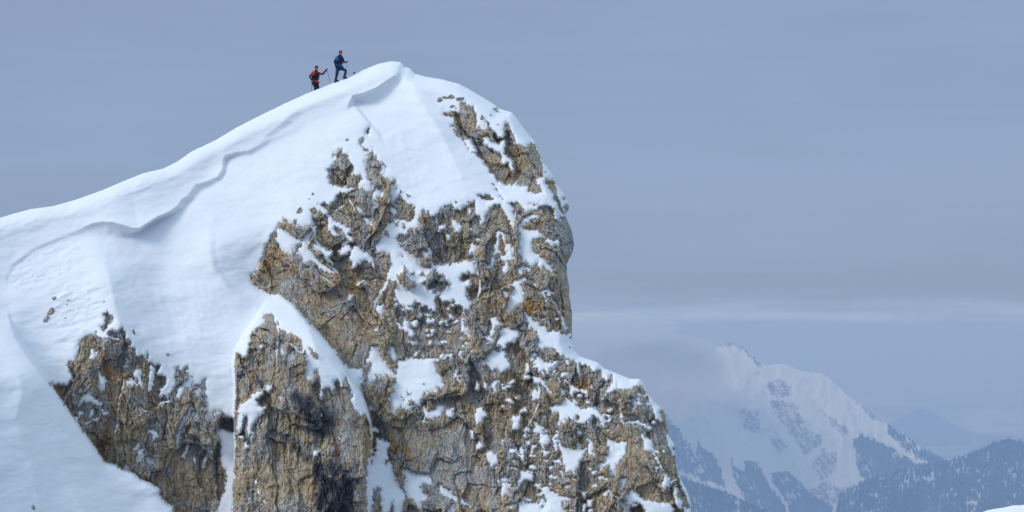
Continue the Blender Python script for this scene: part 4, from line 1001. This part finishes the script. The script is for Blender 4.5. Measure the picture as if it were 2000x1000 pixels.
def person(label, base, J, f, look, cloth, group):
    """J: joints in metres from the base (x right, y away, z up); f: way the chest faces; look: way the face looks"""
    root = bpy.data.objects.new('person', None); COL.objects.link(root); root.location = base; root.empty_display_size = .3
    tag(root, label, 'person', group)
    V = lambda k: Vector(J[k])
    g = lambda k, r: (*J[k], r)
    lerp = lambda a, b, t, r: (*(V(a).lerp(V(b), t)), r)
    hd = V('head'); side = Vector((-look.y, look.x, 0))
    # body: one continuous figure with head, neck, trunk, arms, hands and legs
    mid = lambda a, b, t: tuple(V(a).lerp(V(b), t))
    body = skin_mesh('body', [[g('pelvis', .085), g('waist', .085), g('chest', .095), g('neck', .055), (*(hd - Vector((0, 0, .05)) + look * .012), .072), (*(hd + Vector((0, 0, .05))), .085), (*(hd + Vector((0, 0, .10))), .05)],
                 [g('chest', .095), g('shR', .05), g('elR', .04), lerp('elR', 'haR', .9, .026)], [g('chest', .095), g('shL', .05), g('elL', .04), lerp('elL', 'haL', .9, .026)],
                 [g('pelvis', .085), g('hiR', .065), g('knR', .05), g('foR', .042)], [g('pelvis', .085), g('hiL', .065), g('knL', .05), g('foL', .042)]], [skin], root)
    # face
    nose = ball('nose', hd + look * .098 - Vector((0, 0, .012)), (.014, .014, .024), skin, body, sub=2)
    for s in (-1, 1):
        ball('eye', hd + look * .078 + side * .032 * s + Vector((0, 0, .022)), (.011, .011, .009), eye_m, body, sub=2)
        ball('ear', hd + side * .082 * s - look * .005, (.014, .024, .032), skin, body, sub=2)
    ball('mouth', hd + look * .086 - Vector((0, 0, .05)), (.02, .012, .006), cloth['lip'], body, sub=2)
    ball('hair', hd - look * .02 - Vector((0, 0, .005)), (.092, .092, .10), hairm, root, f=lambda p: p if p.dot(look) < .02 else p * .6)
    # hat
    hat = ball('hat', hd + Vector((0, 0, .075)) - look * .012, (.108, .108, .088), cloth['hat'], root, f=lambda p: Vector((p.x, p.y, max(p.z, -.035))))
    ball('hat_brim', hd + Vector((0, 0, .05)) - look * .008, (.113, .113, .022), cloth['hat2'], hat, sub=3)
    if cloth.get('bobble'): ball('bobble', hd + Vector((0, 0, .14)) - look * .09, (.04, .04, .035), cloth['hat2'], hat, sub=2)
    ball('neck_gaiter', V('neck') + Vector((0, 0, .03)) + look * .015, (.088, .088, .075), black, root)
    # jacket: trunk and sleeves, panels of another colour
    jk = skin_mesh('jacket', [[(*(V('pelvis') - Vector((0, 0, .06))), (.20, .17)), g('pelvis', (.19, .155)), g('waist', (.165, .14)), g('chest', (.20, .16)), (*(V('neck') - Vector((0, 0, .02))), .095)],
                 [g('chest', (.20, .16)), g('shR', .088), lerp('shR', 'elR', .5, .072), g('elR', .062), lerp('elR', 'haR', .55, .052), lerp('elR', 'haR', .98, .048)],
                 [g('chest', (.20, .16)), g('shL', .088), lerp('shL', 'elL', .5, .072), g('elL', .062), lerp('elL', 'haL', .55, .052), lerp('elL', 'haL', .98, .048)]],
                 cloth['jacket'], root, matf=lambda c: cloth['panel'](c, J))
    # trousers, boots
    legs = []
    for s in 'RL':
        legs.append([g('pelvis', .16), g('hi' + s, .115), lerp('hi' + s, 'kn' + s, .5, .098), g('kn' + s, .082), lerp('kn' + s, 'fo' + s, .5, .078), lerp('kn' + s, 'fo' + s, .92, .072)])
    skin_mesh('trousers', legs, [cloth['trousers']], root)
    for s in 'RL':
        p = V('fo' + s); d = cloth['toe']
        bt = skin_mesh('boot', [[(*(p + Vector((0, 0, .10))), .064), (*p, .062), (*(p + d * .10 - Vector((0, 0, .03))), .050), (*(p + d * .19 - Vector((0, 0, .04))), .042)], [(*p, .062), (*(p - d * .05 - Vector((0, 0, .03))), .05)]], [boot_m], root)
        rod('boot_sole', [(p - d * .10 - Vector((0, 0, .085)), .03), (p + d * .22 - Vector((0, 0, .085)), .03)], black, bt)
    # gloves: palm, four fingers and a thumb closed round the pole's grip
    for s in 'RL':
        h = V('ha' + s); ax = cloth['pole' + s].normalized(); fw = (h - V('el' + s)).normalized()
        ac = ax.cross(fw).normalized()
        ch = [[(*(h - fw * .05), .034), (*(h - fw * .005), (.042, .03)), (*(h + fw * .035), (.042, .026))]]
        for q, ln in enumerate((.95, 1.05, 1.0, .8)):
            o_ = h + fw * .03 + ax * (.030 - .020 * q)
            ch.append([(*(h + fw * .035), (.042, .026)), (*o_, .012), (*(o_ + fw * .030 * ln + ac * .008), .011), (*(o_ + fw * .036 * ln + ac * .040), .010), (*(o_ + fw * .008 * ln + ac * .052), .009)])
        t_ = h - fw * .01 + ax * .035
        ch.append([(*(h - fw * .005), (.042, .03)), (*t_, .014), (*(t_ + ax * .012 + ac * .03), .012), (*(t_ + fw * .03 + ac * .046), .010)])
        skin_mesh('glove', ch, [black], root, level=1)
    return root, V

def backpack(label, base, c, f, J, mats):
    root = bpy.data.objects.new('backpack', None); COL.objects.link(root); root.location = base
    tag(root, label, 'backpack', 'backpacks of the two mountaineers')
    rot = Matrix.Rotation(math.atan2(f.y, f.x), 3, 'Z')
    def sh(p): return Vector((p.x, p.y, p.z * (1 - .15 * p.x)))
    b_ = ball('pack_body', c, (.115, .15, .27), mats[0], root, rot, f=lambda p: Vector((max(-.095, min(.085, p.x)) , max(-.13, min(.13, p.y)), max(-.23, min(.23, p.z)))))
    ball('pack_lid', c + Vector((0, 0, .235)), (.10, .135, .065), mats[1], root, rot)
    sd = rot @ Vector((0, 1, 0)); ch = Vector(J['chest']); fw = Vector((f.x, f.y, 0))
    for s in (-1, 1):
        pts = [c + Vector((0, 0, .20)) + sd * .085 * s, ch + Vector((0, 0, .20)) + sd * .10 * s, ch + fw * .135 + sd * .11 * s + Vector((0, 0, .12)), ch + fw * .17 + sd * .115 * s - Vector((0, 0, .04)), ch + fw * .10 + sd * .165 * s - Vector((0, 0, .17)), c - Vector((0, 0, .18)) + sd * .13 * s]
        rod('shoulder_strap', [(p, .03) for p in pts], mats[2], root, 8)
    w = Vector(J['waist'])
    ring = [(w + (fw * math.cos(t) * .165 + sd * math.sin(t) * .19) - Vector((0, 0, .02)), .026) for t in np.linspace(-2.6, 2.6, 15)]
    rod('hip_belt', ring, mats[2], root, 8)
    return root

def ski_pole(label, base, hand, tip, col):
    root = bpy.data.objects.new('ski_pole', None); COL.objects.link(root); root.location = base
    tag(root, label, 'ski pole', 'ski poles of the two mountaineers')
    d = (tip - hand).normalized()
    rod('shaft', [(hand + d * .05, .013), (hand + d * (tip - hand).length * .5, .012), (tip, .010)], col, root)
    rod('grip', [(hand - d * .09, .014), (hand - d * .075, .021), (hand + d * .0, .018), (hand + d * .09, .019), (hand + d * .10, .013)], black, root)
    rod('basket', [(tip - d * .09, .012), (tip - d * .075, .05), (tip - d * .065, .05), (tip - d * .06, .012)], black, root)
    rod('tip', [(tip, .008), (tip + d * .035, .002)], alu, root)
    return root

def figure_frame(px, py, crest, back):
    Y_ = samp(SNOWY, px, crest) + back
    k = Y_ / FOC
    b0 = at(np.array(px), np.array(py), np.array(Y_))
    return Vector(b0), lambda x, y, dep=0.0: ((x - px) * k, dep, (py - y) * k)

# the one ahead, in blue, stepping up
B0, q = figure_frame(663, 160, 160, .25)
J = dict(pelvis=q(662.5, 130.5, .0), waist=q(663, 123.5, .0), chest=q(663.5, 115.5, .0), neck=q(664.6, 109.2, -.02), head=q(665.6, 103.9, -.05),
         shR=q(657.6, 112.2, -.12), elR=q(653.6, 121.0, -.10), haR=q(656.2, 128.8, -.20), shL=q(669.3, 112.6, .10), elL=q(671.3, 121.8, .02), haL=q(677.2, 121.3, -.12),
         hiR=q(660.4, 132.6, -.07), knR=q(658.6, 145.2, -.10), foR=q(655.3, 157.2, -.02), hiL=q(665.4, 132.2, .06), knL=q(676.0, 138.6, -.05), foL=q(671.8, 151.0, .05))
fB = Vector((.62, -.78, 0)); lB = Vector((.86, -.50, .06)).normalized()
def panel_blue(c, J):
    cx, cz = c.x, c.z
    up = Vector(J['chest']).z
    ch = Vector(J['chest'])
    if cz < Vector(J['waist']).z - .07 and abs(cx - ch.x) < .3 and (c - Vector(J['haR'])).length > .16 and (c - Vector(J['elR'])).length > .22: return 2
    if (c - Vector(J['shR'])).length < .20 and cx < ch.x - .08: return 0
    if (c - Vector(J['shL'])).length < .13 and cx > ch.x + .09: return 2
    return 1
clB = dict(hat=crim, hat2=simple('crimson_dark', (.16, .01, .03), .9), bobble=False, lip=simple('lip', (.35, .13, .10), .5), jacket=[blue, navy, blue2], panel=panel_blue, trousers=simple('slate_trousers', (.010, .022, .062), .75), toe=Vector((.8, -.4, .2)).normalized(),
           poleR=Vector((-.05, .1, -1)), poleL=Vector((-.09, .0, -1)))
_, VB = person('mountaineer in a blue jacket and crimson hat stepping up the snow crest', B0, J, fB, lB, clB, 'mountaineers on the crest')
backpack('dark blue backpack on the mountaineer in blue', B0, Vector(J['chest']) - fB * .22 + Vector((0, 0, -.08)), fB, J, (navy, blue2, navy))
ski_pole('ski pole held forward by the mountaineer in blue', B0, Vector(J['haL']) + Vector((.03, -.03, 0)), Vector(q(674.0, 153.0, .1)), alu)
ski_pole('ski pole at the rear hand of the mountaineer in blue', B0, Vector(J['haR']), Vector(q(654.0, 160.5, .25)), alu)

# the one behind, in red, half hidden by the crest
B1, q = figure_frame(617, 187, 178, .75)
J1 = dict(pelvis=q(616.0, 160.8, .0), waist=q(616.5, 154.5, .0), chest=q(617.0, 146.0, .0), neck=q(617.6, 138.8, -.02), head=q(618.6, 133.6, -.05),
          shR=q(611.0, 142.0, -.12), elR=q(605.2, 150.2, -.08), haR=q(609.6, 157.2, -.16), shL=q(622.9, 143.0, .10), elL=q(630.6, 145.0, .0), haL=q(638.2, 136.0, -.10),
          hiR=q(614.6, 163.2, -.07), knR=q(616.6, 173.5, -.14), foR=q(614.4, 185.0, -.05), hiL=q(618.6, 163.0, .06), knL=q(621.5, 171.5, -.02), foL=q(619.0, 183.0, .06))
def panel_red(c, J):
    ch = Vector(J['chest'])
    if (c - Vector(J['shR'])).length < .19 and c.x < ch.x - .07: return 0
    if (c - Vector(J['shL'])).length < .22 and c.x > ch.x + .16 and (c - Vector(J['elL'])).length > .10: return 0
    wz = Vector(J['waist']).z
    if abs(c.z - (wz - .16)) < .07 and abs(c.x - ch.x) < .25 and (c - Vector(J['haR'])).length > .14: return 0
    if abs(c.z - (wz - .06)) < .02 and abs(c.x - ch.x) < .25: return 2
    if .02 < c.z - ch.z < .2 and abs(c.x - ch.x) < .17: return 2
    return 1
clR = dict(hat=maroon, hat2=simple('maroon_dark', (.06, .008, .012), .9), bobble=False, lip=clB['lip'], jacket=[red, black, simple('dark_red', (.20, .015, .012), .7)], panel=panel_red, trousers=black, toe=Vector((.8, -.4, .2)).normalized(),
           poleR=Vector((-.05, .1, -1)), poleL=Vector((.2, .0, -1)))
person('mountaineer in a red and black jacket leaning on a pole', B1, J1, fB, lB, clR, 'mountaineers on the crest')
backpack('black backpack on the mountaineer in red', B1, Vector(J1['chest']) - fB * .22 + Vector((0, 0, -.08)), fB, J1, (black, red, black))
ski_pole('ski pole planted at arm length by the mountaineer in red', B1, Vector(J1['haL']) + Vector((.02, -.03, -.02)), Vector(q(646.0, 168.5, .2)), alu)
ski_pole('ski pole trailing behind the mountaineer in red', B1, Vector(J1['haR']), Vector(q(607.8, 181.0, .2)), alu)
